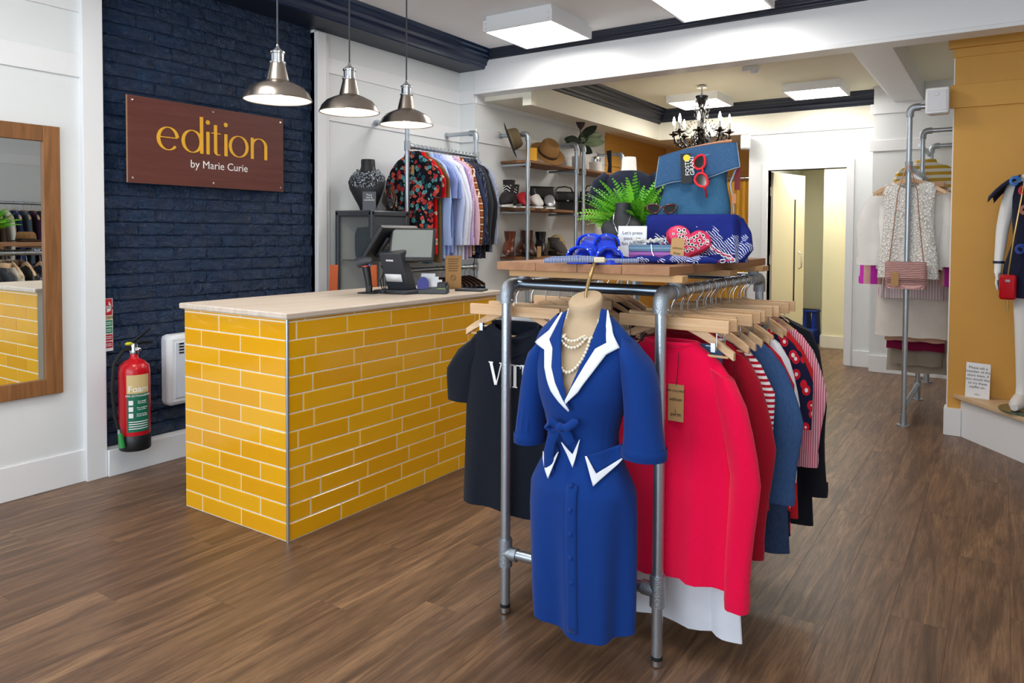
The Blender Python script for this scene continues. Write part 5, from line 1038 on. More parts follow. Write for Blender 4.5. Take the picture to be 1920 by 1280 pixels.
def glasses(name, label, loc, rz, M, fr_, ln):
    t = thing(name, label, 'sunglasses', loc, rz)
    for s in (-1, 1):
        ov = [(s*.034+.026*cos(a)*(1+.22*max(0, s*cos(a))*max(0, sin(a))), 0, .019*sin(a)+.006*max(0, s*cos(a))) for a in [2*pi*k/24 for k in range(24)]]; r_ = obj('rim', MB(M).tube(ov, .0042, 8, closed=True), fr_, t); obj('lens', MB(M).add([(x, .001, z) for x, y, z in ov], [tuple(range(24))]), ln, r_)
        obj('temple', MB(M).tube([(s*.064, .002, .008), (s*.066, .02, .010), (s*.062, .075, .008), (s*.058, .115, -.006)], [.0045, .0035, .0028, .003], 8), fr_, t)
    obj('bridge', MB(M).tube([(-.010, -.001, .006), (0, -.003, .009), (.010, -.001, .006)], .003, 8), fr_, t); return t
M_lens = plain('dark_lens', '15181c', .08); glasses('red_sunglasses', 'red cat-eye sunglasses hooked on the front of the denim bag', p, face(p, -3), Matrix.Translation((.024, -.072, .155)) @ Matrix.Rotation(radians(82), 4, 'Y') @ Matrix.Rotation(radians(-28), 4, 'Z') @ Matrix.Scale(1.12, 4), plain('red_frame', 'd8242f', .25), M_lens)
q = tb(1240, 2.66, IT+.176); glasses('tortoise_sunglasses', 'folded brown sunglasses lying on the draped box', q, face(q, 8), Matrix.Translation((0, 0, .014)) @ Matrix.Scale(.85, 4), plain('tortoise', '4a2a22', .25), M_lens)
st = thing('red_swing_tag', 'dark red swing tag hanging from the side of the denim bag', 'tag', p+Vector((.145, .05, .09)), face(p)); obj('card', MB().box((-.010, -.001, 0), (.010, .001, .085)), plain('dark_red_card', '8a1420', .5), st); obj('string', MB().tube([(0, 0, .083), (-.004, 0, .13)], .001, 5), M_plate, st)
# straw hat behind, fern
q = Vector((-1.02, 3.06, IT)); hat_s = wood('7a5430', 'b08850', 2, 8, .8)
def hat(name, label, loc, rot, mat, band_mat, k=1.0, crown=.115):
    t = thing(name, label, 'hat', loc, 0, None, rot=rot); obj('crown', MB().lathe([(.088*k, .012), (.086*k, .05*k), (.078*k, crown*.82*k), (.062*k, crown*k), (.03*k, (crown-.015)*k), (0, (crown-.022)*k)], 28, sx=1.0, sy=1.18), mat, t); obj('brim', MB().lathe([(.086*k, .012), (.12*k, .006), (.155*k, .014), (.158*k, .016), (.12*k, .010), (.086*k, .018)], 32, sx=1, sy=1.1, cap=False), mat, t); obj('band', MB().lathe([(.0895*k, .014), (.089*k, .038*k)], 28, sx=1, sy=1.18, cap=False), band_mat, t); return t
hat('straw_hat', 'brown straw hat at the back of the island top', q, Matrix.Rotation(.3, 3, 'Z'), hat_s, M_bust, .8)
p = tb(1188, 2.90); fn = thing('potted_fern', 'bright green fern in a pot at the back of the island top', 'fern', p); obj('pot', MB().lathe([(.045, 0), (.06, .09), (.064, .10), (.058, .10), (.05, .085), (0, .085)], 24), plain('stone_pot', 'd6d4ce', .6), fn)
@cached
def leafm(a, b):
    t = NT('leaf'); oi = t.n('ObjectInfo'); return t.fin(t.mix(oi.outputs['Random'], a, b), .5, 0, .4, Subsurface_Weight=.0, Transmission_Weight=.0)
LF = leafm('3a9a1c', '8fdc3c'); rr = random.Random(21)
for f_ in range(230):
    a = rr.uniform(0, 2*pi); L_ = rr.uniform(.12, .27); el = rr.uniform(.8, 1.57); m = MB(); pts = []; rb0 = rr.uniform(.0, .05); pos = Vector((rb0*cos(a), rb0*sin(a), .085)); e = el
    for i in range(19): pts.append(pos.copy()); pos = pos+Vector((cos(a)*cos(e), sin(a)*cos(e), sin(e)))*(L_/18); e -= rr.uniform(.03, .09)*(1.3-el*.4)
    roll = rr.uniform(-.8, .8); m.tube(pts, [.0016*(1-i/20) for i in range(19)], 4)
    for i in range(2, 19):
        T_ = (pts[i]-pts[i-1]).normalized(); S_ = T_.cross(Vector((0, 0, 1))); S_ = S_.normalized() if S_.length > .01 else Vector((1, 0, 0)); S_ = (S_+Vector((0, 0, roll))).normalized(); w_ = .017*sin(pi*min(1, (i+1.5)/20))**.7+.003
        for s in (-1, 1):
            tip = pts[i]+S_*(s*w_)+T_*w_*.35-Vector((0, 0, w_*.2)); m.add([pts[i]-T_*.003, pts[i]+S_*(s*w_*.5)-T_*.0035+T_*w_*.1, tip, pts[i]+S_*(s*w_*.5)+T_*(.0045+w_*.2), pts[i]+T_*.004], [(0, 1, 2, 3, 4)])
    obj('frond', m, LF, fn, smooth=False)
# ================================================================ SHELVING ON THE LEFT WALL
sx0, sx1 = -4.03, -3.70; SZ = (2.05, 1.60, 1.135, .66)
WS = wood('7a5334', 'a87a50', 1, 1.6, .6)
def shelving(name, label, ya, yb):
    t = thing(name, label, 'shelves', (sx1, ya, 0))
    for y_ in (ya, yb):
        pipe(t, 'upright', (sx1, y_, .02), (sx1, y_, 2.27)); elbow(t, (sx1, y_, 2.31), (0, 0, -1), (-1, 0, 0)); pipe(t, 'wall_arm', (sx1-.04, y_, 2.31), (sx0, y_, 2.31)); flange(t, (sx0+.001, y_, 2.31), (1, 0, 0)); obj('foot', MB().tube([(sx1, y_, 0), (sx1, y_, .03)], .026, 14), M_cast, t, world=True)
        for z in SZ: pipe(t, 'shelf_bracket', (sx0+.02, y_+(.03 if y_ == ya else -.03), z-.02), (sx1, y_+(.03 if y_ == ya else -.03), z-.02), r=.0135); tee(t, (sx1, y_, z-.02), (0, 0, 1), None, L=.025)
    for z in SZ:
        for k in range(2): obj('shelf_board', MB().box((sx0+.004+k*.16, ya+.022, z), (sx0+.160+k*.16, yb-.022, z+.024)), WS, t, bevel=.002, world=True)
shelving('shelf_unit', 'pipe and plank shelf unit on the left wall holding hats and boots', 5.77, 6.70); shelving('shelf_unit', 'pipe and plank shelf unit next to the ochre wall', 6.86, 7.80)
def sh(px, row, xf=-3.83): p = on(px, 300, 0, xf); return Vector((xf, p.y, SZ[row]+.0245))
M_tan = plain('tan_felt', 'a87c48', .85, bump=(150, .3), var=.1); M_blkfelt = plain('black_felt', '16161a', .9)
hat('black_hat', 'black wide-brimmed hat propped upright on the top shelf', sh(957, 0)+Vector((-.02, 0, .17)), Vector((.78, .52, .35)).to_track_quat('Z', 'Y').to_matrix(), M_blkfelt, plain('olive_band', '6a5c3c', .7), 1.0)
for o_ in COL.objects:
    if o_.name.startswith('crown') and o_.parent and o_.parent.name == 'black_hat': o_.data.materials.clear(); o_.data.materials.append(plain('olive_felt', '5c4e34', .9))
hat('tan_trilby', 'tan felt trilby tilted on the top shelf', sh(1026, 0)+Vector((.0, 0, .10)), Vector((.55, -.30, .75)).to_track_quat('Z', 'Y').to_matrix(), M_tan, plain('brown_band', '4a3320', .6), 1.15, .125)
t = thing('yellow_card', 'yellow card standing between the hats', 'card', sh(996, 0, -3.76), radians(40)); obj('card', MB().box((-.055, -.002, 0), (.055, .002, .125)), plain('yellow_card', 'e8a818', .6), t); obj('fold_back', MB(Matrix.Rotation(radians(-25), 4, 'X')).box((-.055, .0, .005), (.055, .003, .12)), MATS['yellow_card'], t)
def boot(name, label, loc, rz, mat, h=.20, L_=.26, sole=None, heel=.03, group=None, lace_=False, tilt=0):
    t = thing(name, label, 'boot' if h > .1 else 'shoe', loc, rz, group); t.scale = (1.22,)*3; R = []
    prof = [(L_*.5, .010, .032, .018), (L_*.42, .02, .040, .035), (L_*.22, .03, .046, .06), (0, .045, .042, .08)]
    def rg(cx, cz, w_, hh, a0): return [(cx+hh*sin(a0)*cos(2*pi*k/20)*0+(hh*cos(2*pi*k/20))*sin(a0), w_*sin(2*pi*k/20), cz+hh*cos(2*pi*k/20)*cos(a0)) for k in range(20)]
    R = [rg(L_*.49, heel*.3+.022, .016, .012, 0), rg(L_*.44, heel*.3+.03, .034, .022, 0), rg(L_*.28, heel*.4+.042, .045, .032, .1), rg(L_*.06, heel*.7+.06, .042, .048, .5), rg(-L_*.22, heel+.055, .038, .055, .9)]
    if h > .1: R += [rg(-L_*.27, heel+.10, .038, .055, 1.45), rg(-L_*.28, h*.8, .043, .058, pi/2), rg(-L_*.28, h, .047, .062, pi/2)]
    else: R += [rg(-L_*.40, heel+.05, .030, .04, 1.3), rg(-L_*.46, heel+.055, .02, .025, 1.5)]
    obj('upper', MB().rings(R, True, h <= .1), mat, t, angle=60)
    ft = [(L_*.5, 0), (L_*.42, .034), (L_*.25, .044), (0, .034), (-L_*.3, .034), (-L_*.47, .02), (-L_*.47, -.02), (-L_*.3, -.034), (0, -.034), (L_*.25, -.044), (L_*.42, -.034)]
    so = obj('sole', MB().prism(ft, 0, .014 if heel < .025 else .010), sole or M_rubber, t); obj('heel', MB().box((-L_*.47, -.028, 0), (-L_*.25, .028, heel+.008)), sole or M_rubber, t)
    if lace_:
        for k in range(5): obj('lace', MB().tube([(L_*(.20-.075*k), -.03, .075+.022*k), (L_*(.19-.075*k), 0, .092+.024*k), (L_*(.20-.075*k), .03, .075+.022*k)], .003, 5), M_plate, t)
    return t
def handbag(name, label, loc, rz, mat, w_=.28, h=.2, d_=.08, handle=.1, grp=None):
    t = thing(name, label, 'handbag', loc, rz, grp); t.scale = (1.15,)*3; R = []
    for i in range(8): u = i/7; R.append([((w_/2)*(1-.10*u)*math.copysign(abs(cos(a))**.4, cos(a)), (d_/2)*(1-.35*u)*math.copysign(abs(sin(a))**.6, sin(a)), h*u+.004*sin(5*cos(a))*u) for a in [2*pi*k/32 for k in range(32)]])
    obj('body', MB().rings(R), mat, t, angle=50); obj('flap', MB().grid(lambda u, v: ((u-.5)*w_*.9, -d_*.36-.02*sin(v*1.6), h*1.01-h*.5*v), 8, 6), mat, t, solid=.005)
    if handle: obj('strap', MB().tube([(-w_*.36, 0, h*.96), (-w_*.25, 0, h+handle*.8), (0, -.02, h+handle), (w_*.25, 0, h+handle*.8), (w_*.36, 0, h*.96)], .007, 8), mat, t)
    obj('clasp', MB().box((-.012, -d_*.36-.03, h*.5), (.012, -d_*.36-.016, h*.56)), M_chrome, t); return t
M_bl = plain('black_leather2', '17171a', .35, var=.2); M_br = plain('brown_leather', '5e2c18', .28, var=.2); M_wsole = plain('white_sole', 'e6e4de', .6)
toCam = radians(-55)
boot('black_trainer', 'black high-top laced trainer with white sole on the middle shelf', sh(950, 1), radians(-70), plain('black_canvas', '1c1a1c', .8), .21, .27, M_wsole, .02, None, True); boot('black_trainer', 'second black trainer with white sole behind the red heels', sh(962, 1, -3.93), radians(-60), plain('black_canvas', '1c1a1c', .8), .19, .27, M_wsole, .02, None, True)
boot('red_heel', 'red and white low shoe on the middle shelf', sh(978, 1), radians(-35), plain('red_suede', 'b01c28', .6), .09, .24, M_wsole, .03); boot('red_heel', 'red and black low shoe lying further back on the middle shelf', sh(984, 1, -3.95), radians(-80), plain('red_suede', 'b01c28', .6), .09, .24, M_bl, .05)
handbag('black_handbag', 'boxy black handbag on the middle shelf', sh(1017, 1, -3.9), radians(62), M_bl, .26, .20, .09, 0); boot('silver_trainer', 'silver low trainer in front of the boxy black handbag', sh(1030, 1, -3.765), radians(-50), plain('silver_leather', 'b9bcc0', .3, .5), .09, .22, M_wsole, .02); boot('silver_trainer', 'white buckled flat shoe by the post on the middle shelf', sh(1003, 1, -3.765), radians(-30), plain('white_leather', 'd8d6d0', .4), .09, .2, M_wsole, .015)
handbag('slouchy_bag', 'slouchy black bag with a kraft tag on the middle shelf', sh(1058, 1, -3.86), radians(58), M_bl, .27, .17, .12, .05); handbag('coiled_bag', 'black coiled strap bag on the far middle shelf', sh(1115, 1, -3.86), radians(60), M_bl, .34, .2, .14, .07)
boot('ankle_boot', 'glossy brown ankle boot on the low shelf, toe to the room', sh(955, 2), radians(-62), M_br, .20, .27, M_br, .04); boot('ankle_boot', 'glossy brown ankle boot behind the shelf post', sh(984, 2, -3.95), radians(-75), M_br, .21, .27, M_br, .04); boot('ankle_boot', 'small dark brown ankle boot with tag on the low shelf', sh(993, 2, -3.76), radians(-40), plain('dark_brown_leather', '3c2016', .35), .13, .22, None, .03)
boot('dark_boot', 'black ankle boot with a kraft tag on the low shelf', sh(1014, 2, -3.88), radians(-60), M_bl, .20, .25, None, .04); boot('dark_boot', 'grey suede ankle boot on the low shelf', sh(1047, 2, -3.77), radians(-30), plain('grey_suede', '4a4440', .9), .15, .25, None, .03)
rb = thing('raffia_bag', 'cream raffia fringed bag on the low shelf', 'handbag', sh(1045, 2, -3.9)); rr = random.Random(2)
obj('body', MB().lathe([(.05, 0), (.10, .03), (.12, .10), (.09, .18), (.03, .215), (0, .217)], 24, sx=.7, sy=1.1), plain('raffia', 'c9b184', .9, bump=(90, .8, .02), var=.25), rb)
for k in range(26): a = rr.uniform(0, 6.28); obj('fringe', MB().tube([(.02*cos(a), .03*sin(a), .21), (.075*cos(a), .11*sin(a), .15), (.09*cos(a), .135*sin(a), rr.uniform(.03, .08))], .004, 5), MATS['raffia'], rb)
tt = thing('kraft_shelf_tag', 'kraft tag leaning on the black ankle boot', 'tag', sh(1012, 2, -3.735), radians(40)); obj('card', MB().box((-.02, -.001, .0), (.02, .001, .10)), M_kraft, tt); obj('string', MB().tube([(0, 0, .095), (.004, 0, .12)], .001, 5), M_ink, tt)
# rubber plant in a white pot
p = sh(1088, 0, -3.86); pp = thing('potted_rubber_plant', 'dark variegated rubber plant in a white pot on the top shelf', 'plant', p); obj('pot', MB().lathe([(.075, 0), (.09, .02), (.092, .15), (.085, .15), (.08, .13), (0, .13)], 28), plain('white_ceramic', 'e9e7e4', .35), pp); obj('stem', MB().tube([(0, 0, .12), (.005, .0, .30), (-.005, .0, .46)], .006, 8), plain('stem_brown', '4a382c', .7), pp)
LM = plain('dark_leaf', '2c3a2e', .3, var=.5); LM2 = plain('bronze_leaf', '4a3230', .4, var=.3); LM3 = plain('variegated_leaf', '7d8c6a', .35, var=.5)
def bigleaf(parent, base, d_, L_, w_, mat, up=Vector((0, 0, 1))):
    d_ = Vector(d_).normalized(); s_ = d_.cross(up); s_ = s_.normalized() if s_.length > .05 else Vector((.6, .8, 0)); n_ = s_.cross(d_)
    obj('leaf', MB().grid(lambda u, v: tuple(Vector(base)+d_*(L_*v)+s_*((u-.5)*2*w_*sin(pi*min(1, v*.96+.03))**.75)+n_*(abs(u-.5)*.5*w_-.25*L_*v*v*.4)), 7, 10), mat, parent, solid=.0015)
TC = Vector((.52, -.80, .25))
for b0, d0, L0, w0, m0 in ((.44, (-.02, .0, 1), .25, .058, LM2), (.33, (.6, .75, .25), .27, .065, LM3), (.30, (.75, .6, .05), .27, .06, LM3), (.27, (-.5, -.7, .30), .20, .07, LM), (.28, (.2, .3, .75), .17, .055, LM), (.36, (.5, .6, .55), .24, .05, LM), (.25, (.5, .1, -.25), .15, .05, LM), (.30, (-.6, -.5, -.05), .16, .055, LM)): bigleaf(pp, (0, 0, b0), d0, L0, w0, m0, TC)
bx_ = thing('white_tin', 'round white tin beside the plant pot', 'tin', sh(1117, 0, -3.86)); obj('drum', MB().lathe([(.075, 0), (.075, .09)], 28), MATS['white_ceramic'], bx_); obj('lid', MB().lathe([(.079, .088), (.079, .115), (.07, .12)], 28), MATS['white_ceramic'], bx_); obj('silver_cuff', MB().lathe([(.05, .121), (.055, .15), (.05, .18), (.045, .15)], 20), M_chrome, bx_)
vs = thing('black_feather', 'tall black sequinned strip standing on the far top shelf', 'ornament', sh(1143, 0, -3.80)); obj('strip', MB().tube([(0, 0, 0), (.0, .01, .12), (-.01, 0, .27)], [.03, .022, .035], 10, flat=.3), plain('sequin', '2a2a30', .3, .5, bump=(120, .9, .01)), vs); obj('base', MB().lathe([(.04, 0), (.035, .012)], 16), M_bust, vs)
# ---------------------------------------------------------------- torso on a stand, behind the fern
p = dep(1178, 447, 5.6); tm = thing('torso_mannequin', 'white torso mannequin in a navy top behind the fern', 'mannequin', (p.x, p.y, 0), face(p)); TN = 1.38+(447-303)*5.6/F
def tr(z, a, b_): return [(a*cos(2*pi*k/28), b_*sin(2*pi*k/28), z) for k in range(28)]
obj('torso', MB().rings([tr(TN-.72, .14, .09), tr(TN-.5, .13, .09), tr(TN-.3, .16, .11), tr(TN-.17, .17, .09), tr(TN-.125, .10, .06), tr(TN-.10, .058, .056), tr(TN-.02, .054, .054), tr(TN, .050, .05)]), plain('mannequin_white', 'eceae6', .35), tm, angle=50)
obj('navy_top', MB().rings([tr(TN-.76, .19, .12), tr(TN-.5, .175, .115), tr(TN-.3, .185, .125), tr(TN-.17, .20, .10), tr(TN-.125, .13, .075), tr(TN-.105, .085, .068)], False, False), fabric('161d30'), tm, angle=60)
for s in (-1, 1): obj('sleeve', MB().tube([(s*.15, 0, TN-.15), (s*.215, 0, TN-.21), (s*.25, 0, TN-.34)], [.055, .068, .065], 16), fabric('161d30'), tm)
obj('pole', MB().tube([(0, 0, .02), (0, 0, TN-.7)], .014, 12), M_chrome, tm); obj('base_plate', MB().lathe([(.17, 0), (.17, .012), (.03, .025)], 32), M_chrome, tm)
# ================================================================ CHANDELIER
ch = thing('chandelier', 'black crystal chandelier with lit candle bulbs', 'chandelier', (-2.55, 7.2, 2.25)); M_bc = plain('black_glass', '101014', .12, 0, .8); M_cry = plain('crystal', 'b8bcc6', .05, .6, .8)
obj('chain', MB().tube([(0, 0, .52), (0, 0, .63)], .008, 8), M_cry, ch); obj('column', MB().lathe([(0, -.02), (.03, .0), (.05, .05), (.02, .09), (.045, .15), (.018, .2), (.03, .27), (.05, .36), (.022, .40), (.06, .50), (.062, .52), (.02, .53)], 20), M_bc, ch)
m = MB(); rr = random.Random(6)
for i in range(130): z = rr.uniform(.02, .52); a = rr.uniform(0, 6.28); r_ = .06+.02*sin(z*20); m.octa((r_*cos(a), r_*sin(a), z), .008, .014)
obj('column_crystals', m, M_cry, ch, smooth=False)['kind'] = 'stuff'
for k in range(8):
    a = 2*pi*k/8+.25; ca, sa = cos(a), sin(a); pts = [(ca*r_, sa*r_, z) for r_, z in ((.03, .12), (.10, .03), (.19, .01), (.25, .06), (.27, .13))]; am = obj('arm', MB().tube(pts, [.011, .010, .009, .009, .010], 8), M_bc, ch)
    obj('drip_pan', MB().lathe([(.015, .13), (.05, .145), (.052, .15), (.02, .155), (.018, .175)], 16, (ca*.27, sa*.27, 0)), M_bc, am); obj('candle', MB().lathe([(.012, .15), (.012, .24)], 10, (ca*.27, sa*.27, 0)), M_plate, am); obj('bulb', MB().lathe([(.008, .24), (.016, .265), (.013, .29), (.003, .325), (0, .326)], 12, (ca*.27, sa*.27, 0)), M_flame, am)
    m = MB()
    for i in range(34): j = rr.uniform(0, 1); q = rr.uniform(-.05, .05); r_ = .07+.21*j; m.octa((ca*r_+q*sa, sa*r_-q*ca, .06+.10*(2*j-1)**2-rr.uniform(0, .09)), .009, .016)
    for i in range(12): j = i/11; m.octa((ca*(.05+.2*j), sa*(.05+.2*j), .42-.22*j-.12*sin(pi*j)), .007, .010)
    obj('crystals', m, M_cry if k % 2 else M_bc, am, smooth=False)['kind'] = 'stuff'
obj('ceiling_rose', MB().lathe([(.05, .60), (.05, .615), (.03, .63)], 16), M_chrome, ch)
# ================================================================ SPEAKERS, CURTAIN, STOOL
def speaker(label, loc, rz, w_, h): 
    t = thing('wall_speaker', label, 'speaker', loc, rz); obj('cabinet', MB().prism([(-w_/2, .0), (w_/2, .0), (w_*.42, .11), (-w_*.42, .11)], -h/2, h/2), M_trim, t, bevel=.012); obj('grille', MB().box((-w_*.40, -.004, -h*.40), (w_*.40, .002, h*.40)), plain('speaker_grille', 'd9dbe0', .6, bump=(400, .3)), t, bevel=.004); obj('bracket', MB().box((-.015, .10, -h*.35), (.015, .16, h*.35)), M_trim, t); obj('tweeter', MB().lathe([(.016, 0), (.012, .004), (0, .004)], 14), MATS['speaker_grille'], t).matrix_basis = Matrix.Translation((0, -.004, h*.24)) @ Matrix.Rotation(pi/2, 4, 'X')
speaker('white wall speaker beside the alcove pipes', (-.40, 5.76, 2.30), radians(-6), .145, .178); speaker('small white wall speaker at the corner of the doorway wall', (-2.42, 8.28, 2.42), radians(20), .11, .16)
cu_ = thing('curtain', 'mustard yellow pleated fitting-room curtain', 'curtain', (-2.95, 9.0, 0)); obj('drape', MB().grid(lambda u, v: (u*.56, .035*sin(u*52)*(.7+.3*v), .05+1.98*v), 120, 6), fabric('d8a83a'), cu_, angle=80); obj('rail', MB().tube([(-.95, 0, 2.07), (.60, 0, 2.07)], .014, 10), M_chrome, cu_)
for k in range(8): obj('ring', MB().tube([(.035+.07*k, .02*cos(a*pi/6), 2.065+.02*sin(a*pi/6)) for a in range(12)], .003, 5, closed=True), M_chrome, cu_)
so = thing('step_stool', 'blue plastic two-step stool in the corridor', 'stool', (-2.085, 9.92, 0), radians(-8)); M_bp = plain('blue_plastic', '1c3f9e', .4)
obj('top_step', MB().box((-.14, -.10, .40), (.14, .10, .43)), M_bp, so, bevel=.01); obj('grip_pad', MB().box((-.12, -.085, .43), (.12, .085, .434)), M_rubber, so)
for x_ in (-.13, -.02, .09): obj('leg', MB().add([(x_-.012, -.10, 0), (x_+.05, -.10, 0), (x_+.05, .10, 0), (x_-.012, .10, 0), (x_, -.08, .41), (x_+.04, -.08, .41), (x_+.04, .08, .41), (x_, .08, .41)], [(0,3,2,1),(4,5,6,7),(0,1,5,4),(1,2,6,5),(2,3,7,6),(3,0,4,7)]), M_bp, so)
obj('low_step', MB().box((-.17, -.25, .0), (.17, -.08, .20)), M_bp, so, bevel=.015)
# ================================================================ WINDOW DISPLAY, RIGHT
pz = .2885
t = thing('notice_card', 'white card asking customers to see staff, on the display platform', 'sign', (on(1832, 745, 2, pz).x, on(1832, 745, 2, pz).y-.02, pz), radians(-14)); cm_ = Matrix.Rotation(radians(-4), 4, 'X'); obj('card', MB(cm_).box((-.072, -.002, 0), (.072, .002, .235)), M_paper, t); obj('strut', MB(Matrix.Translation((0, .06, 0)) @ Matrix.Rotation(radians(18), 4, 'X')).box((-.02, .0, 0), (.02, .003, .12)), M_paper, t)
text('lettering', 'Please ask a\nmember of the\nstore team, if\nyou would like\nto try these\noutfits on.', .0235, M_ink, t, cm_ @ Matrix.Translation((0, -.0022, .195)) @ Matrix.Rotation(pi/2, 4, 'X'), align='CENTER', line=1.1); text('lettering', 'edition', .012, M_ink, t, cm_ @ Matrix.Translation((0, -.0022, .02)) @ Matrix.Rotation(pi/2, 4, 'X'), align='CENTER')
mx, my = .21, 5.60
gd = thing('glass_base', 'round glass mannequin base on the display platform', 'base', (mx-.02, my-.02, pz)); obj('disc', MB().lathe([(.20, 0), (.202, .003), (.20, .008)], 48), plain('bottle_glass', '9fb8a0', .05, Transmission_Weight=.8, IOR=1.45), gd); obj('spigot', MB().lathe([(.02, .008), (.02, .02)], 16), M_chrome, gd)
mq = thing('mannequin', 'glossy white full-length mannequin in a navy dress on the platform', 'mannequin', (mx, my, pz+.012), radians(-8))
def skin(name, V, E, Rr, mat, parent, root=0):
    me = bpy.data.meshes.new(name); me.from_pydata(V, E, []); o = bpy.data.objects.new(name, me); COL.objects.link(o); o.parent = parent; me.materials.append(mat)
    md = o.modifiers.new('skin', 'SKIN'); md.use_smooth_shade = True
    for i, r_ in enumerate(Rr): me.skin_vertices[0].data[i].radius = r_ if isinstance(r_, tuple) else (r_, r_)
    me.skin_vertices[0].data[root].use_root = True; s_ = o.modifiers.new('sub', 'SUBSURF'); s_.levels = 2; s_.render_levels = 2; return o
V = [(0, 0, .95), (0, .005, 1.12), (0, -.01, 1.30), (0, .01, 1.44), (0, .01, 1.52), (0, -.005, 1.60), (0, -.01, 1.72),
     (-.09, 0, .88), (-.095, -.01, .50), (-.10, .02, .13), (-.105, .01, .06), (-.115, -.13, .025), (.09, 0, .88), (.095, -.02, .50), (.10, .0, .13), (.105, -.01, .06), (.11, -.15, .025),
     (-.17, .01, 1.41), (-.225, .02, 1.14), (-.235, -.03, .91), (-.235, -.045, .85), (.17, .01, 1.41), (.225, .02, 1.14), (.235, -.03, .91), (.235, -.045, .85)]
E_ = [(0, 1), (1, 2), (2, 3), (3, 4), (4, 5), (5, 6), (0, 7), (7, 8), (8, 9), (9, 10), (10, 11), (0, 12), (12, 13), (13, 14), (14, 15), (15, 16), (3, 17), (17, 18), (18, 19), (19, 20), (3, 21), (21, 22), (22, 23), (23, 24)]
Rr = [(.14, .10), (.11, .08), (.14, .10), (.11, .07), .05, .07, .075, (.09, .09), .055, .035, .033, (.036, .02), (.09, .09), .055, .035, .033, (.036, .02), .052, .040, .028, (.03, .018), .052, .040, .028, (.03, .018)]
nb = len(V)
for s, w_ in ((-1, 20), (1, 24)):
    bx, by, bz = V[w_]
    for k, (dy, L_) in enumerate(((-.022, .075), (-.007, .085), (.008, .08), (.022, .065))):
        i0 = len(V); V += [(bx, by+dy, bz-.03), (bx+s*.004, by+dy-.006, bz-.03-L_*.5), (bx-s*.006, by+dy-.010, bz-.03-L_)]; E_ += [(w_, i0), (i0, i0+1), (i0+1, i0+2)]; Rr += [.0095, .0085, .007]
    i0 = len(V); V += [(bx, by-.035, bz-.01), (bx-s*.008, by-.05, bz-.05)]; E_ += [(w_, i0), (i0, i0+1)]; Rr += [.010, .008]
skin('body', V, E_, Rr, plain('mannequin_gloss', 'eeeeec', .2), mq)
obj('navy_dress', MB().rings([tr(z, a, b_) for z, a, b_ in ((.70, .235, .17), (.9, .21, .155), (1.06, .165, .12), (1.2, .175, .135), (1.33, .175, .125), (1.41, .17, .095), (1.455, .11, .075), (1.47, .075, .065))], False, False), fabric('141a34'), mq, angle=60)
for s in (-1, 1): obj('cap_sleeve', MB().grid(lambda u, v: (s*(.13+.16*v), .085*cos(pi*u)*(1+.25*v), 1.455-.09*v*v+.03*sin(pi*u)-.05*v+.06*v*sin(pi*u)*.3-.02), 14, 6), fabric('141a34'), mq, solid=.006)
for k, (x_, z, c) in enumerate(((-.09, 1.24, 'b87a6a'), (-.10, 1.36, 'c83040'), (-.11, 1.0, '2f4fa8'), (-.04, 1.12, 'c88c7c'), (.02, .95, '2f4fa8'), (-.15, 1.42, '3f7fd0'))): obj('flower_applique', MB().tube([(x_+.028*cos(a*pi/8)*(1-.02*a), -.135-.002*a+ (x_*x_)*1.6, z+.032*sin(a*pi/8)*(1-.02*a)) for a in range(30)], .006, 6), plain('applique_'+c, c, .6), mq)
obj('watch', MB().lathe([(.031, -.008), (.033, 0), (.031, .008)], 20, (-.235, -.028, .915), cap=False), plain('watch_strap', '1c2448', .4), mq)
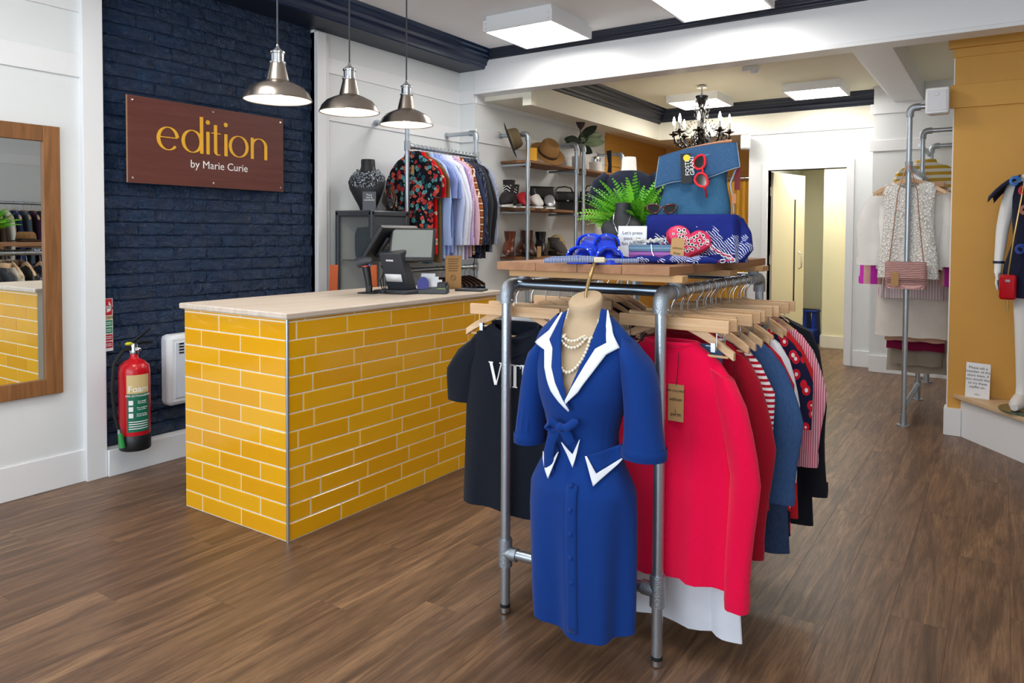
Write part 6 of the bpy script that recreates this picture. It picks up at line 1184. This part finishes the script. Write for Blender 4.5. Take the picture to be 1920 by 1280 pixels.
rbg = thing('red_clutch', 'small glossy red bag on a gold chain beside the mannequin hand', 'handbag', (mx-.185, my-.13, pz+.70), radians(-8)); obj('body', MB().box((-.045, -.02, 0), (.045, .02, .155)), plain('red_patent', 'c00c1c', .12), rbg, bevel=.015); obj('clasp', MB().box((-.012, -.023, .11), (.012, -.018, .125)), M_chrome, rbg); obj('tassel', MB().tube([(0, 0, .0), (0, 0, -.07)], .005, 6), plain('gold_metal', 'b89a5c', .3, .9), rbg)
obj('chain', MB().tube([(0, 0, .155), (.03, -.03, .40), (.06, -.03, .62), (.075, .02, .80), (.08, .10, .83)], .005, 6), MATS['gold_metal'], rbg)
for s in (-1, 1): obj('pump', MB().tube([(s*.107, .03, .06), (s*.109, -.03, .05), (s*.112, -.10, .032), (s*.115, -.165, .024)], [.036, .040, .042, .02], 14), plain('red_pump' if s > 0 else 'white_pump', 'b01020' if s > 0 else 'eceae8', .25), mq, label='white and red court shoe')
# ================================================================ RAIL ON THE SIDE WALL (seen in the mirror)
wr = thing('side_rail', 'pipe rail on the wall opposite the counter, seen in the mirror', 'clothes rail', (1.55, 3.3, 0))
for y_ in (3.3, 4.6): pipe(wr, 'upright', (1.55, y_, 0), (1.55, y_, 1.95)); elbow(wr, (1.55, y_, 1.99), (0, 0, -1), (1, 0, 0)); pipe(wr, 'wall_arm', (1.59, y_, 1.99), (1.9, y_, 1.99)); flange(wr, (1.899, y_, 1.99), (-1, 0, 0))
pipe(wr, 'hanging_rail', (1.55, 3.3, 1.72), (1.55, 4.6, 1.72))
for i in range(12):
    d = ('black', 'charcoal', 'navy', 'dark grey', 'brown', 'cream', 'dark blue', 'slate', 'plum', 'dark green', 'grey', 'beige')[i]; c = ('16171a', '2c2e33', '1a2138', '3a3c40', '4a3628', 'd8d0c0', '20305a', '4a5560', '3c1c34', '1e3428', '7c7e82', 'b8a68c')[i]
    garment('jacket', d+' jacket on the side wall rail seen in the mirror', 'jacket', (1.55, 3.4+i*.1, 1.72), 0, fabric(c), L=.8, dp=.025, sleeve='long', sl=.56, seed=130+i, group='jackets on the side wall rail'); hanger('arms', (1.55, 3.4+i*.1, 1.72), 0, 'wooden hanger inside the '+d+' jacket on the side wall rail', 'hangers on the side wall rail')
